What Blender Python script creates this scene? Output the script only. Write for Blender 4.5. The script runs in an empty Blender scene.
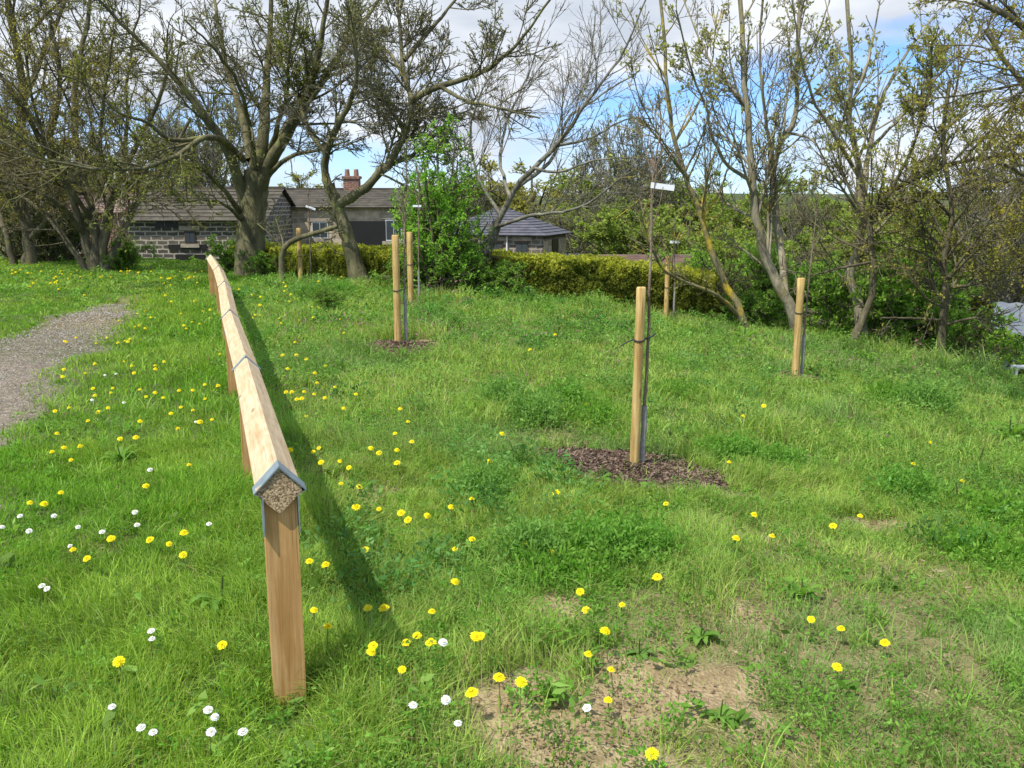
import bpy, math, random
import numpy as np
from mathutils import Vector, Matrix
SEED = 7
rng = np.random.default_rng(SEED); random.seed(SEED)
scene = bpy.context.scene
COL = scene.collection
PI = math.pi
# ------------------------------------------------------------------ camera model
F_PX, CX, CY, CAMH = 900.0, 512.0, 384.0, 1.5
PITCH = math.radians(11.25)
cp, sp = math.cos(PITCH), math.sin(PITCH)
def ray(px, py):
    a, b = (px - CX) / F_PX, (CY - py) / F_PX
    return np.array([a, cp + b * sp, -sp + b * cp])
def W(px, py, d):
    r = ray(px, py); return np.array([0, 0, CAMH]) + r * (d / r[1])
# ------------------------------------------------------------------ noise and terrain
def _hash(ix, iy, s):
    h = (ix.astype(np.int64) * 374761393 + iy.astype(np.int64) * 668265263 + s * 1442695041) & 0xffffffff
    h = ((h ^ (h >> 13)) * 1274126177) & 0xffffffff
    h = h ^ (h >> 16)
    return (h & 0xffff) / 65535.0
def vnoise(x, y, s=0):
    x = np.asarray(x, float); y = np.asarray(y, float)
    ix, iy = np.floor(x), np.floor(y); fx, fy = x - ix, y - iy
    fx = fx * fx * (3 - 2 * fx); fy = fy * fy * (3 - 2 * fy)
    a, b = _hash(ix, iy, s), _hash(ix + 1, iy, s); c, d = _hash(ix, iy + 1, s), _hash(ix + 1, iy + 1, s)
    return (a * (1 - fx) + b * fx) * (1 - fy) + (c * (1 - fx) + d * fx) * fy
def fbm(x, y, s=0, o=4):
    r = 0; a = .5; t = 0
    for k in range(o):
        r = r + a * vnoise(np.asarray(x) * 2 ** k, np.asarray(y) * 2 ** k, s + k * 17); t += a; a *= .5
    return r / t
def sst(a, b, v):
    t = np.clip((v - a) / (b - a), 0, 1); return t * t * (3 - 2 * t)
def softplus(v, k):
    v = np.asarray(v, float) / k
    return k * np.where(v > 30, v, np.log1p(np.exp(np.minimum(v, 30))))
BA, BB = np.array([4.3, 16.5]), np.array([5.9, 9.2])
BD = (BB - BA) / np.linalg.norm(BB - BA)
def brow(x, y):            # distance past the brow of the bank, positive towards the lower track
    return -( (x - BA[0]) * BD[1] - (y - BA[1]) * BD[0])
def H(x, y):
    x = np.asarray(x, float); y = np.asarray(y, float)
    z = -0.1 * softplus(np.minimum(x, 12), .35) * sst(-4, 6, y) * 1.0
    s = brow(x, y)
    z = z - 1.3 * sst(.1, 4.5, s) * sst(-2, 6, y)
    v = y + .53 * np.clip(x, -30, 12)
    z = z - 1.35 * sst(19.6, 30, v)
    z = z - 3.2 * sst(32, 120, y) + 15 * sst(150, 560, y) + 5 * (fbm(x / 90, y / 90, 3, 2) - .5) * sst(120, 300, y)
    near = 1 - sst(28, 45, y)
    z = z + near * (.10 * (fbm(x / 1.7, y / 1.7, 11, 3) - .5)) + near * .03 * (fbm(x * 2.2, y * 2.2, 12, 2) - .5)
    return z
def G(px, py, h=0.0):      # the point of the ground seen at a pixel
    r = ray(px, py); o = np.array([0, 0, CAMH]); lo, hi = 1.2, 90.0
    for k in range(4):
        ts = np.geomspace(lo, hi, 120) if k == 0 else np.linspace(lo, hi, 24)
        P = o[None] + ts[:, None] * r[None]; hit = P[:, 2] <= H(P[:, 0], P[:, 1]) + h
        i = int(np.argmax(hit)) if hit.any() else len(ts) - 1
        lo, hi = ts[max(i - 1, 0)], ts[i]
    p = o + r * hi
    return p[0], p[1]
PATH = np.array([(-1.2, -6), (-1.6, 0), (-2.6, 2.6), (-3.55, 5), (-4.35, 7.2), (-5.0, 9.7), (-5.5, 11.5), (-5.95, 13.5), (-6.4, 15.2)])
def polydist(x, y, pl):
    best = np.full(np.shape(x), 1e9)
    for a, b in zip(pl[:-1], pl[1:]):
        d = b - a; t = np.clip(((x - a[0]) * d[0] + (y - a[1]) * d[1]) / (d @ d), 0, 1)
        best = np.minimum(best, np.hypot(x - a[0] - t * d[0], y - a[1] - t * d[1]))
    return best
PW_Y, PW_W = [5, 10, 13.5, 15.5], [.50, .50, .36, .22]
def path_mask(x, y):
    x = np.asarray(x, float); y = np.asarray(y, float)
    d = polydist(x, y, PATH) + .75 * (fbm(x * 1.6, y * 1.6, 31, 5) - .5); hw = np.interp(y, PW_Y, PW_W)
    return (1 - sst(-.25, .28, d - hw)) * (1 - .55 * sst(12, 15.5, y))
PATCHES = []               # bare patches: x, y, rx, ry, strength
for px, py, wx, wy, s in [(640, 700, 110, 42, 1), (530, 695, 60, 28, 1), (770, 735, 90, 30, .85), (540, 740, 80, 30, .95), (600, 755, 110, 40, .9), (700, 690, 70, 26, .95), (565, 612, 40, 13, .95), (750, 618, 40, 22, .9),
        (770, 740, 70, 25, .85), (680, 668, 60, 14, .8), (880, 528, 60, 12, .85), (950, 560, 40, 14, .6), (840, 560, 50, 12, .55), (740, 500, 24, 8, .7), (940, 640, 60, 14, .4), (870, 610, 40, 12, .5), (790, 640, 60, 12, .4),
        (350, 505, 30, 10, .55), (380, 492, 40, 9, .55), (460, 335, 50, 5, .6), (420, 345, 30, 4, .8), (120, 500, 30, 12, .3), (90, 545, 40, 9, .35), (900, 700, 60, 18, .35), (310, 470, 30, 14, .4)]:
    x, y = G(px, py); x2, _ = G(px + wx, py); _, y2 = G(px, py - wy)
    k_ = 1.15 if px < 730 else .95; PATCHES.append((x, y, abs(x2 - x) * k_, abs(y2 - y) * k_ * 1.05, s))
def soil_mask(x, y):
    x = np.asarray(x, float); y = np.asarray(y, float); m = np.zeros(x.shape)
    n = fbm(x * 5, y * 5, 41, 5) - .5
    for a, b, rx, ry, s in PATCHES:
        e = np.sqrt(((x - a) / rx) ** 2 + ((y - b) / ry) ** 2)
        m = np.maximum(m, s * (1 - sst(.45, 1.15, e + 1.9 * n)))
    q = fbm(x * .8, y * .8, 43, 3) + .25 * n
    m = np.maximum(m, .55 * sst(.55, .67, q) * sst(-.9, .4, x))
    return m
MULCH = []
for px, py, rx, ry in [(634, 471, .58, .42), (400, 347, .42, .35), (799, 379, .3, .35), (413, 306, .4, .4)]:
    x, y = G(px, py); MULCH.append((x, y, rx, ry))
def mulch_mask(x, y):
    m = np.zeros(np.shape(x)); n = fbm(np.asarray(x) * 5, np.asarray(y) * 5, 51, 3) - .5
    for a, b, rx, ry in MULCH:
        m = np.maximum(m, 1 - sst(.85, 1.05, np.hypot((x - a) / rx, (y - b) / ry) + .6 * n))
    return m
FENCE = np.array([(-.668, 2.47), (-.686, 2.535), (-1.425, 4.75), (-2.24, 7.12), (-3.03, 9.5), (-3.86, 11.9), (-4.75, 14.3)])
def fence_x(y): return np.interp(y, FENCE[:, 1], FENCE[:, 0])
def grass_h(x, y):
    x = np.asarray(x, float); y = np.asarray(y, float)
    fx = fence_x(y); df = np.abs(x - fx)
    left = 1 - sst(-.1, .35, x - fx)
    hl = .062 + .055 * np.exp(-(df / .45) ** 2) + .03 * sst(6, 12, y)
    hr = .068 + .04 * sst(3, 6, y) + .05 * np.exp(-(df / .3) ** 2) * (1 - sst(3.4, 5, y))
    h = hl * left + hr * (1 - left)
    pd = polydist(x, y, PATH)
    beyond = (x < np.interp(y, PATH[:, 1], PATH[:, 0]))
    h = np.where(beyond, .045, h)
    c = fbm(x * 3.2, y * 3.2, 61, 4); h = h * (.25 + 1.55 * c)
    tall = sst(.62, .8, fbm(x * 1.1, y * 1.1, 67, 2)) * (1 - left); h = h * (1 + 1.2 * tall)
    h = h * (1 - .75 * path_mask(x, y)) * (1 - .45 * soil_mask(x, y)) * (1 - .5 * mulch_mask(x, y))
    h = h * (1 + .5 * sst(.9, 0, np.abs(brow(x, y))))
    h = h * (1 - .75 * np.exp(-(((x - FENCE[1][0]) / .16) ** 2 + ((y - 2.36) / .2) ** 2)))
    return np.maximum(h, .012)
# ------------------------------------------------------------------ materials
MAT = {}
def mat(name):
    m = bpy.data.materials.new(name); m.use_nodes = True; nt = m.node_tree; nt.nodes.clear()
    out = nt.nodes.new('ShaderNodeOutputMaterial'); b = nt.nodes.new('ShaderNodeBsdfPrincipled')
    nt.links.new(b.outputs[0], out.inputs[0]); MAT[name] = m
    return m, nt, b, out
def N(nt, t, **k):
    n = nt.nodes.new(t)
    for a, v in k.items():
        if a.startswith('i_'): n.inputs[a[2:].replace('_', ' ')].default_value = v
        else: setattr(n, a, v)
    return n
def ramp(nt, fac, stops):
    r = nt.nodes.new('ShaderNodeValToRGB'); e = r.color_ramp.elements
    while len(e) > 1: e.remove(e[-1])
    e[0].position = stops[0][0]; e[0].color = (*stops[0][1], 1)
    for p, c in stops[1:]:
        q = e.new(p); q.color = (*c, 1)
    nt.links.new(fac, r.inputs[0]); return r.outputs[0]
def mix(nt, fac, a, b, mode='MIX'):
    m = nt.nodes.new('ShaderNodeMix'); m.data_type = 'RGBA'; m.blend_type = mode
    for s, v in ((m.inputs[0], fac), (m.inputs[6], a), (m.inputs[7], b)):
        if isinstance(v, (int, float)): s.default_value = v
        elif isinstance(v, tuple): s.default_value = (*v, 1)
        else: nt.links.new(v, s)
    return m.outputs[2]
def noise(nt, scale, detail=4, vec=None, rough=.55):
    n = N(nt, 'ShaderNodeTexNoise', i_Scale=scale, i_Detail=detail, i_Roughness=rough)
    if vec is not None: nt.links.new(vec, n.inputs['Vector'])
    return n.outputs[0]
def bump(nt, b, h, strength, dist):
    n = N(nt, 'ShaderNodeBump', i_Strength=strength, i_Distance=dist); nt.links.new(h, n.inputs['Height']); nt.links.new(n.outputs[0], b.inputs['Normal'])
def objco(nt, sc=None, which='Object'):
    t = nt.nodes.new('ShaderNodeTexCoord'); o = t.outputs[which]
    if sc is None: return o
    m = nt.nodes.new('ShaderNodeMapping'); m.inputs['Scale'].default_value = sc; nt.links.new(o, m.inputs[0]); return m.outputs[0]
def leafmat(name, trans=.35, rough=.55, spec=.25):
    m, nt, b, out = mat(name)
    a = N(nt, 'ShaderNodeAttribute', attribute_name='Col')
    nt.links.new(a.outputs['Color'], b.inputs['Base Color'])
    b.inputs['Roughness'].default_value = rough; b.inputs['Specular IOR Level'].default_value = spec
    t = N(nt, 'ShaderNodeBsdfTranslucent')
    c = mix(nt, 1.0, a.outputs['Color'], (1.15, 1.25, .55), 'MULTIPLY'); nt.links.new(c, t.inputs[0])
    x = N(nt, 'ShaderNodeMixShader'); x.inputs[0].default_value = trans
    nt.links.new(b.outputs[0], x.inputs[1]); nt.links.new(t.outputs[0], x.inputs[2]); nt.links.new(x.outputs[0], out.inputs[0])
    return m
leafmat('grass_blade', .40, .6, .12); leafmat('foliage', .5, .65, .1); leafmat('litter', .1, .9, .1); leafmat('petal', .25, .6, .1)
def bark(name, c1, c2, c3, lichen=None, la=.6, scale=6):
    m, nt, b, out = mat(name); v = objco(nt, (1, 1, .35))
    n1 = noise(nt, scale, 6, v, .65); n2 = noise(nt, scale * 6, 4, v)
    c = ramp(nt, n1, [(.3, c1), (.5, c2), (.72, c3)])
    c = mix(nt, .35, c, ramp(nt, n2, [(.3, (.35, .35, .35)), (.7, (1.4, 1.4, 1.3))]), 'MULTIPLY')
    if lichen:
        n3 = noise(nt, 2.2, 5, objco(nt)); c = mix(nt, ramp(nt, n3, [(la, (0, 0, 0)), (la + .1, (1, 1, 1))]), c, lichen)
    nt.links.new(c, b.inputs['Base Color']); b.inputs['Roughness'].default_value = .9; b.inputs['Specular IOR Level'].default_value = .15
    bump(nt, b, n2, .7, .02)
bark('bark_olive', (.06, .055, .032), (.13, .12, .065), (.22, .205, .115), (.19, .19, .07), .56)
bark('bark_grey', (.07, .065, .05), (.17, .16, .13), (.30, .28, .22), (.20, .20, .09), .6)
bark('bark_pale', (.12, .105, .07), (.26, .23, .16), (.40, .36, .26), (.26, .22, .05), .58)
bark('bark_lichen', (.10, .09, .05), (.22, .19, .10), (.33, .29, .16), (.50, .36, .04), .50)
bark('bark_sapling', (.13, .09, .065), (.24, .18, .13), (.36, .29, .22), None, .6, 20)
bark('bark_dark', (.05, .045, .03), (.12, .105, .065), (.22, .19, .12), (.18, .18, .06), .58)
def wood(name, base, dark, light, greyness=0):
    m, nt, b, out = mat(name)
    uv = objco(nt, (1.2, 22, 1), 'UV'); uv2 = objco(nt, (6, 6, 1), 'UV')
    w = N(nt, 'ShaderNodeTexNoise', i_Scale=2.2, i_Detail=5, i_Distortion=.6); nt.links.new(uv, w.inputs['Vector'])
    c = ramp(nt, w.outputs[0], [(.30, dark), (.5, base), (.68, light)])
    fine = N(nt, 'ShaderNodeTexNoise', i_Scale=9, i_Detail=3); nt.links.new(uv, fine.inputs['Vector'])
    c = mix(nt, .3, c, ramp(nt, fine.outputs[0], [(.3, (.6, .55, .5)), (.6, (1.1, 1.1, 1.1))]), 'MULTIPLY')
    oi = N(nt, 'ShaderNodeObjectInfo'); big = noise(nt, 1.4, 3, uv2)
    c = mix(nt, .5, c, ramp(nt, big, [(.35, (.78, .72, .63)), (.62, (1.08, 1.06, 1.03))]), 'MULTIPLY')
    vo = N(nt, 'ShaderNodeTexVoronoi', i_Scale=1.0); nt.links.new(objco(nt, (1.9, 7, 1), 'UV'), vo.inputs['Vector'])
    c = mix(nt, ramp(nt, vo.outputs[0], [(.04, (.75, .75, .75)), (.085, (0, 0, 0))]), c, (dark[0] * .45, dark[1] * .4, dark[2] * .35))
    nt.links.new(c, b.inputs['Base Color']); b.inputs['Roughness'].default_value = .75; b.inputs['Specular IOR Level'].default_value = .2
    ck = N(nt, 'ShaderNodeTexNoise', i_Scale=1.0, i_Detail=2); nt.links.new(objco(nt, (1.6, 130, 1), 'UV'), ck.inputs['Vector'])
    c = mix(nt, ramp(nt, ck.outputs[0], [(.66, (0, 0, 0)), (.70, (.7, .7, .7))]), c, tuple(q * .4 for q in dark)); nt.links.new(c, b.inputs['Base Color'])
    bump(nt, b, fine.outputs[0], .25, .003)
wood('rail_wood', (.57, .44, .28), (.47, .34, .19), (.64, .51, .34))
wood('post_wood', (.50, .29, .115), (.38, .20, .065), (.58, .37, .17))
wood('stake_wood', (.50, .35, .13), (.33, .20, .07), (.60, .45, .20))
m, nt, b, out = mat('end_grain'); v = objco(nt)
n1 = noise(nt, 160, 3, v, .7); n2 = noise(nt, 45, 2, v)
c = ramp(nt, n1, [(.36, (.13, .085, .045)), (.5, (.40, .28, .15)), (.62, (.62, .49, .31))]); c = mix(nt, .4, c, ramp(nt, n2, [(.35, (.5, .5, .5)), (.6, (1.2, 1.2, 1.2))]), 'MULTIPLY')
nt.links.new(c, b.inputs['Base Color']); b.inputs['Roughness'].default_value = .95; bump(nt, b, n1, 1, .01)
def plain(name, c, rough=.8, nz=.25, sc=12, metal=0):
    m, nt, b, out = mat(name); n = noise(nt, sc, 5, objco(nt))
    k = mix(nt, nz, c, ramp(nt, n, [(.3, tuple(q * .45 for q in c)), (.7, tuple(min(1, q * 1.5) for q in c))])); nt.links.new(k, b.inputs['Base Color'])
    b.inputs['Roughness'].default_value = rough; b.inputs['Metallic'].default_value = metal; return m
plain('galvanised', (.20, .25, .27), .55, .4, 30, .2)
plain('black_rubber', (.02, .02, .02), .6); plain('grey_guard', (.27, .26, .24), .6, .4, 30); plain('white_tag', (.85, .86, .88), .4, .05)
plain('shade_black', (.015, .014, .013), .4, .3, 3); plain('slate', (.085, .085, .10), .7, .7, 4); plain('stone_slate', (.075, .065, .045), .9, .9, 3)  # near-black colour paints the shade in openings and under the shed eave
plain('red_paint', (.35, .07, .04), .6); plain('brown_paint', (.13, .06, .03), .6); plain('grey_sheet', (.42, .47, .50), .55, .5, 2.5); plain('pale_sheet', (.13, .15, .17), .8, .6, 3)
plain('stone_plain', (.30, .26, .20), .9, .7, 5); plain('pot_red', (.25, .14, .09), .8, .5); plain('white_paint', (.7, .72, .72), .6, .3, 4); plain('tile_roof', (.22, .15, .12), .9, .7, 3)
plain('yellow_tape', (.8, .65, .03), .5, .1); plain('glass', (.05, .06, .07), .1, .2)
def masonry(name, c1, c2, mortar, bw, bh, ms=.02):
    m, nt, b, out = mat(name)
    t = N(nt, 'ShaderNodeTexBrick', i_Scale=1.0, i_Mortar_Size=ms, i_Brick_Width=bw, i_Row_Height=bh, i_Bias=-.1); t.offset = .5
    t.inputs['Color1'].default_value = (*c1, 1); t.inputs['Color2'].default_value = (*c2, 1); t.inputs['Mortar'].default_value = (*mortar, 1)
    uv = objco(nt, None, 'UV'); dn = noise(nt, 3, 3, uv)
    ad = N(nt, 'ShaderNodeVectorMath', operation='MULTIPLY_ADD'); nt.links.new(dn, ad.inputs[0]); ad.inputs[1].default_value = (.09, .09, 0); nt.links.new(uv, ad.inputs[2])
    nt.links.new(ad.outputs[0], t.inputs['Vector'])
    c = mix(nt, .6, t.outputs[0], ramp(nt, noise(nt, 5, 6, uv, .7), [(.3, (.35, .35, .33)), (.7, (1.35, 1.3, 1.2))]), 'MULTIPLY')
    nt.links.new(c, b.inputs['Base Color']); b.inputs['Roughness'].default_value = .95; bump(nt, b, t.outputs['Fac'], -.6, .02)
masonry('wall_dark_stone', (.13, .11, .09), (.06, .055, .05), (.40, .37, .31), .36, .145, .020)
masonry('wall_pale_stone', (.55, .45, .32), (.33, .27, .19), (.55, .48, .38), .45, .2, .014)
masonry('wall_red_brick', (.24, .09, .055), (.16, .06, .045), (.28, .24, .2), .23, .08, .012)
masonry('wall_grey_stone', (.20, .17, .135), (.10, .09, .08), (.36, .33, .28), .34, .16, .02)
# ground
m, nt, b, out = mat('ground_mix'); v = objco(nt)
att = N(nt, 'ShaderNodeAttribute', attribute_name='Mask'); sep = N(nt, 'ShaderNodeSeparateColor'); nt.links.new(att.outputs['Color'], sep.inputs[0])
nz = noise(nt, 9, 7, v, .7); fine = noise(nt, 90, 3, v, .7); big = noise(nt, .12, 5, v)
turf = ramp(nt, nz, [(.3, (.04, .065, .015)), (.5, (.07, .11, .025)), (.7, (.10, .14, .04))])
far = ramp(nt, big, [(.35, (.035, .06, .018)), (.5, (.06, .085, .025)), (.62, (.10, .09, .045))])
soil = ramp(nt, nz, [(.3, (.20, .14, .075)), (.5, (.33, .25, .14)), (.7, (.44, .35, .21))])
soil = mix(nt, .35, soil, ramp(nt, fine, [(.35, (.55, .5, .45)), (.65, (1.3, 1.3, 1.3))]), 'MULTIPLY')
vor = N(nt, 'ShaderNodeTexVoronoi', i_Scale=70); nt.links.new(v, vor.inputs['Vector'])
grav = ramp(nt, nz, [(.3, (.15, .12, .085)), (.5, (.23, .19, .145)), (.72, (.32, .27, .21))])
gsp = N(nt, 'ShaderNodeSeparateColor'); nt.links.new(vor.outputs['Color'], gsp.inputs[0])
grav = mix(nt, .7, grav, ramp(nt, gsp.outputs[0], [(.0, (.45, .45, .45)), (.6, (1, 1, 1)), (.93, (1.3, 1.3, 1.3)), (1, (2.2, 2.2, 2.2))]), 'MULTIPLY')
c = mix(nt, sep.outputs[1], turf, soil); c = mix(nt, sep.outputs[0], c, grav); c = mix(nt, sep.outputs[2], c, far)
nt.links.new(c, b.inputs['Base Color']); b.inputs['Roughness'].default_value = .95; b.inputs['Specular IOR Level'].default_value = .15
hh = N(nt, 'ShaderNodeMath', operation='ADD'); nt.links.new(fine, hh.inputs[0]); nt.links.new(vor.outputs[0], hh.inputs[1]); bump(nt, b, hh.outputs[0], .7, .012)
# ------------------------------------------------------------------ mesh building
def make_mesh(name, verts, faces, material=None, col=None, uv=None, mats=None, midx=None, smooth=False):
    """faces: list of (n,k) int arrays"""
    me = bpy.data.meshes.new(name); verts = np.asarray(verts, np.float32).reshape(-1, 3)
    me.vertices.add(len(verts)); me.vertices.foreach_set('co', verts.ravel())
    faces = [np.asarray(f, np.int32) for f in faces if len(f)]
    li = np.concatenate([f.ravel() for f in faces]); tot = np.concatenate([np.full(len(f), f.shape[1], np.int32) for f in faces])
    me.loops.add(len(li)); me.loops.foreach_set('vertex_index', li)
    me.polygons.add(len(tot)); st = np.concatenate([[0], np.cumsum(tot)[:-1]]).astype(np.int32)
    me.polygons.foreach_set('loop_start', st); me.polygons.foreach_set('loop_total', tot)
    for mm in (mats or ([material] if material else [])): me.materials.append(MAT[mm])
    if midx is not None: me.polygons.foreach_set('material_index', np.asarray(midx, np.int32))
    me.polygons.foreach_set('use_smooth', np.full(len(tot), bool(smooth)))
    if col is not None:
        a = me.color_attributes.new('Col', 'FLOAT_COLOR', 'POINT'); c = np.ones((len(verts), 4), np.float32); c[:, :3] = col; a.data.foreach_set('color', c.ravel())
    if uv is not None:
        l = me.uv_layers.new(name='UVMap'); l.data.foreach_set('uv', np.asarray(uv, np.float32).ravel())
    me.update(calc_edges=True); return me
def link(name, me, parent=None, loc=None, **props):
    o = bpy.data.objects.new(name, me); COL.objects.link(o)
    if parent is not None: o.parent = parent
    if loc is not None: o.location = loc
    for k, v in props.items(): o[k] = v
    return o
def empty(name, loc, label, cat, group=None, rz=0):
    o = bpy.data.objects.new(name, None); COL.objects.link(o); o.location = loc; o.rotation_euler[2] = rz; o.empty_display_size = .2
    o['label'] = label; o['category'] = cat
    if group: o['group'] = group
    return o
class Tubes:
    def __init__(s): s.v = []; s.q = []; s.n = 0; s.c = []
    def add(s, P, R, sides=6, col=None, cap=False):
        P = np.asarray(P, float); R = np.asarray(R, float)
        if P.ndim == 2: P = P[None]; R = R[None]
        n, K, _ = P.shape
        if n == 0: return
        T = np.gradient(P, axis=1); T /= np.linalg.norm(T, axis=2, keepdims=True) + 1e-9
        ref = np.where(np.abs(T[:, :1, 2:3]) > .85, np.array([1., .13, 0]), np.array([.0, .1, 1.])); ref = np.repeat(ref, K, 1)
        A = np.cross(T, ref); A /= np.linalg.norm(A, axis=2, keepdims=True) + 1e-9; B = np.cross(T, A)
        an = np.arange(sides) * 2 * PI / sides
        V = P[:, :, None] + R[:, :, None, None] * (A[:, :, None] * np.cos(an)[None, None, :, None] + B[:, :, None] * np.sin(an)[None, None, :, None])
        idx = np.arange(n * K * sides).reshape(n, K, sides) + s.n; nx = np.roll(idx, -1, 2)
        s.q.append(np.stack([idx[:, :-1], nx[:, :-1], nx[:, 1:], idx[:, 1:]], -1).reshape(-1, 4))
        s.v.append(V.reshape(-1, 3)); s.n += n * K * sides
        if col is not None: s.c.append(np.broadcast_to(np.asarray(col, float), (n * K * sides, 3)))
    def mesh(s, name, material, origin=(0, 0, 0), smooth=True):
        return make_mesh(name, np.concatenate(s.v) - np.asarray(origin), [np.concatenate(s.q)], material, smooth=smooth, col=np.concatenate(s.c) if s.c else None)
class Boxes:
    def __init__(s): s.v = []; s.f = []; s.uv = []; s.n = 0; s.ml = []
    def quad(s, p, uvs=None, mi=0):
        p = [np.asarray(q, float) for q in p]
        if uvs is None:
            nrm = np.abs(np.cross(p[1] - p[0], p[2] - p[0])); ax = int(np.argmax(nrm))
            uvs = [(q[1], q[2]) if ax == 0 else (q[0], q[2]) if ax == 1 else (q[0], q[1]) for q in p]
        s.v += p; s.f.append(list(range(s.n, s.n + len(p)))); s.n += len(p); s.uv += uvs; s.ml.append(mi)
    def box(s, c, d, rz=0, mi=0):
        x, y, z = [q / 2 for q in d]; ca, sa = math.cos(rz), math.sin(rz)
        P = {}
        for i in (-1, 1):
            for j in (-1, 1):
                for k in (-1, 1): P[i, j, k] = np.array([c[0] + ca * i * x - sa * j * y, c[1] + sa * i * x + ca * j * y, c[2] + k * z])
        L = {k: (k[0] * x, k[1] * y, k[2] * z) for k in P}
        for ks, ax in ((((-1, -1, -1), (1, -1, -1), (1, -1, 1), (-1, -1, 1)), 1), (((1, 1, -1), (-1, 1, -1), (-1, 1, 1), (1, 1, 1)), 1), (((1, -1, -1), (1, 1, -1), (1, 1, 1), (1, -1, 1)), 0),
                       (((-1, 1, -1), (-1, -1, -1), (-1, -1, 1), (-1, 1, 1)), 0), (((-1, -1, 1), (1, -1, 1), (1, 1, 1), (-1, 1, 1)), 2), (((-1, 1, -1), (1, 1, -1), (1, -1, -1), (-1, -1, -1)), 2)):
            u = [[(L[k][1], L[k][2]), (L[k][0], L[k][2]), (L[k][0], L[k][1])][ax] for k in ks]
            s.quad([P[k] for k in ks], u, mi)
    def mesh(s, name, *mats):
        by = {}
        for i, f in enumerate(s.f): by.setdefault(len(f), []).append(i)
        faces = []; uv = []; ml = []
        for k, ids in by.items():
            faces.append(np.array([s.f[i] for i in ids])); ml += [s.ml[i] for i in ids]
            for i in ids: uv += [s.uv[j] for j in s.f[i]]
        return make_mesh(name, np.array(s.v), faces, mats=list(mats), midx=ml, uv=uv)
def bevel(o, w=.004, seg=2):
    m = o.modifiers.new('Bevel', 'BEVEL'); m.width = w; m.segments = seg; m.limit_method = 'ANGLE'
# ------------------------------------------------------------------ ground sheet
def grid_axis(lo, hi, fine_lo, fine_hi, step, growth):
    a = list(np.arange(fine_lo, fine_hi, step)); s = step
    while a[-1] < hi: s *= growth; a.append(a[-1] + s)
    s = step; b = []
    x = a[0]
    while x > lo: s *= growth; x -= s; b.append(x)
    return np.array(b[::-1] + a)
gx = grid_axis(-900, 900, -5, 5.5, .05, 1.045); gy = grid_axis(-60, 1500, 1.6, 10, .05, 1.03)
X, Y = np.meshgrid(gx, gy); Z = H(X, Y)
pm = path_mask(X, Y); sm = np.maximum(soil_mask(X, Y), mulch_mask(X, Y) * .8)
lump = (fbm(X * 9, Y * 9, 81, 3) - .5)
Z = Z + sm * lump * .05 * (Y < 12) - pm * .03
dirtp = pm * .9 * sst(9, 12.5, Y); sm = np.maximum(sm, dirtp); pmg = pm * (1 - .85 * sst(8, 12, Y + 2.4 * (fbm(X * 1.3, Y * 1.3, 35, 3) - .5)))
track = sst(2.2, 3.2, brow(X, Y)) * (1 - sst(6.5, 7.5, brow(X, Y))) * sst(4, 7, Y) * (1 - sst(11.5, 13.5, Y)); sm = np.maximum(sm, track * .85)
fm = sst(24, 32, Y + .53 * np.clip(X, -30, 12)) + sst(6, 9, brow(X, Y)); fm = np.clip(fm, 0, 1)
ny, nx_ = X.shape; idx = np.arange(nx_ * ny).reshape(ny, nx_)
q = np.stack([idx[:-1, :-1], idx[:-1, 1:], idx[1:, 1:], idx[1:, :-1]], -1).reshape(-1, 4)
me = make_mesh('ground', np.stack([X, Y, Z], -1).reshape(-1, 3), [q], 'ground_mix', smooth=True)
a = me.color_attributes.new('Mask', 'FLOAT_COLOR', 'POINT'); a.data.foreach_set('color', np.stack([pmg, sm, fm, np.ones_like(pm)], -1).astype(np.float32).ravel())
link('ground', me, kind='structure')
def Hz(x, y): return float(H(x, y))
# ------------------------------------------------------------------ flowers: positions first, the grass is kept low round them
DAND = [(61,494),(30,503),(44,504),(146,486),(189,466),(136,439),(120,439),(80,446),(64,448),(88,421),(69,408),(55,411),(98,412),(108,408),(111,393),(93,389),(95,396),(140,391),(155,390),(146,397),(134,373),(124,362),(95,364),(155,366),(178,429),(181,409),(193,412),(200,424),(212,420),(171,414),(193,394),(205,399),(218,386),(220,357),(200,328),(192,322),(186,326),(151,318),(137,312),(145,311),(119,324),(107,338),(118,343),(125,341),(130,341),(96,343),(139,326),(145,327),(181,314),(202,309),(210,311),(210,316),(71,460),(52,452),(140,421),(57,434),
(111,539),(150,540),(169,544),(184,533),(183,555),(87,559),(73,550),(222,645),(119,662),
(239,292),(260,305),(260,314),(281,323),(295,343),(282,355),(306,355),(314,357),(325,354),(297,367),(284,367),(288,377),(317,383),(304,391),(314,395),(297,401),(302,399),(292,393),(286,393),(325,399),(335,388),(356,395),(344,413),(306,417),(318,428),(289,428),(319,312),(344,339),(400,409),(408,422),(395,433),(371,448),(379,452),(397,450),(412,447),(397,464),(321,462),(313,452),(340,464),(349,470),(359,488),(341,485),(296,287),(306,290),(286,286),(291,297),(356,508),(379,509),(401,513),(408,520),(427,516),(310,573),(326,571),(314,611),(328,628),(368,609),(384,612),(373,643),(371,652),(432,620),(417,638),(406,643),(431,647),(402,669),(365,550),
(455,550),(472,541),(526,546),(553,553),(635,540),(455,582),(580,591),(586,610),(622,605),(657,578),(605,632),(480,634),(476,654),(588,656),(611,670),(499,678),(521,682),(472,693),(608,700),(652,754),(736,537),
(772,539),(833,526),(811,620),(841,629),(885,643),(837,667),(472,500),(489,461),(556,493),(586,404),(502,434),(530,348),(555,337),(451,507),(666,504),(754,515),(743,415),(763,421),(729,463),(930,442),(913,467),(962,482),(860,516)]
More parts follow.
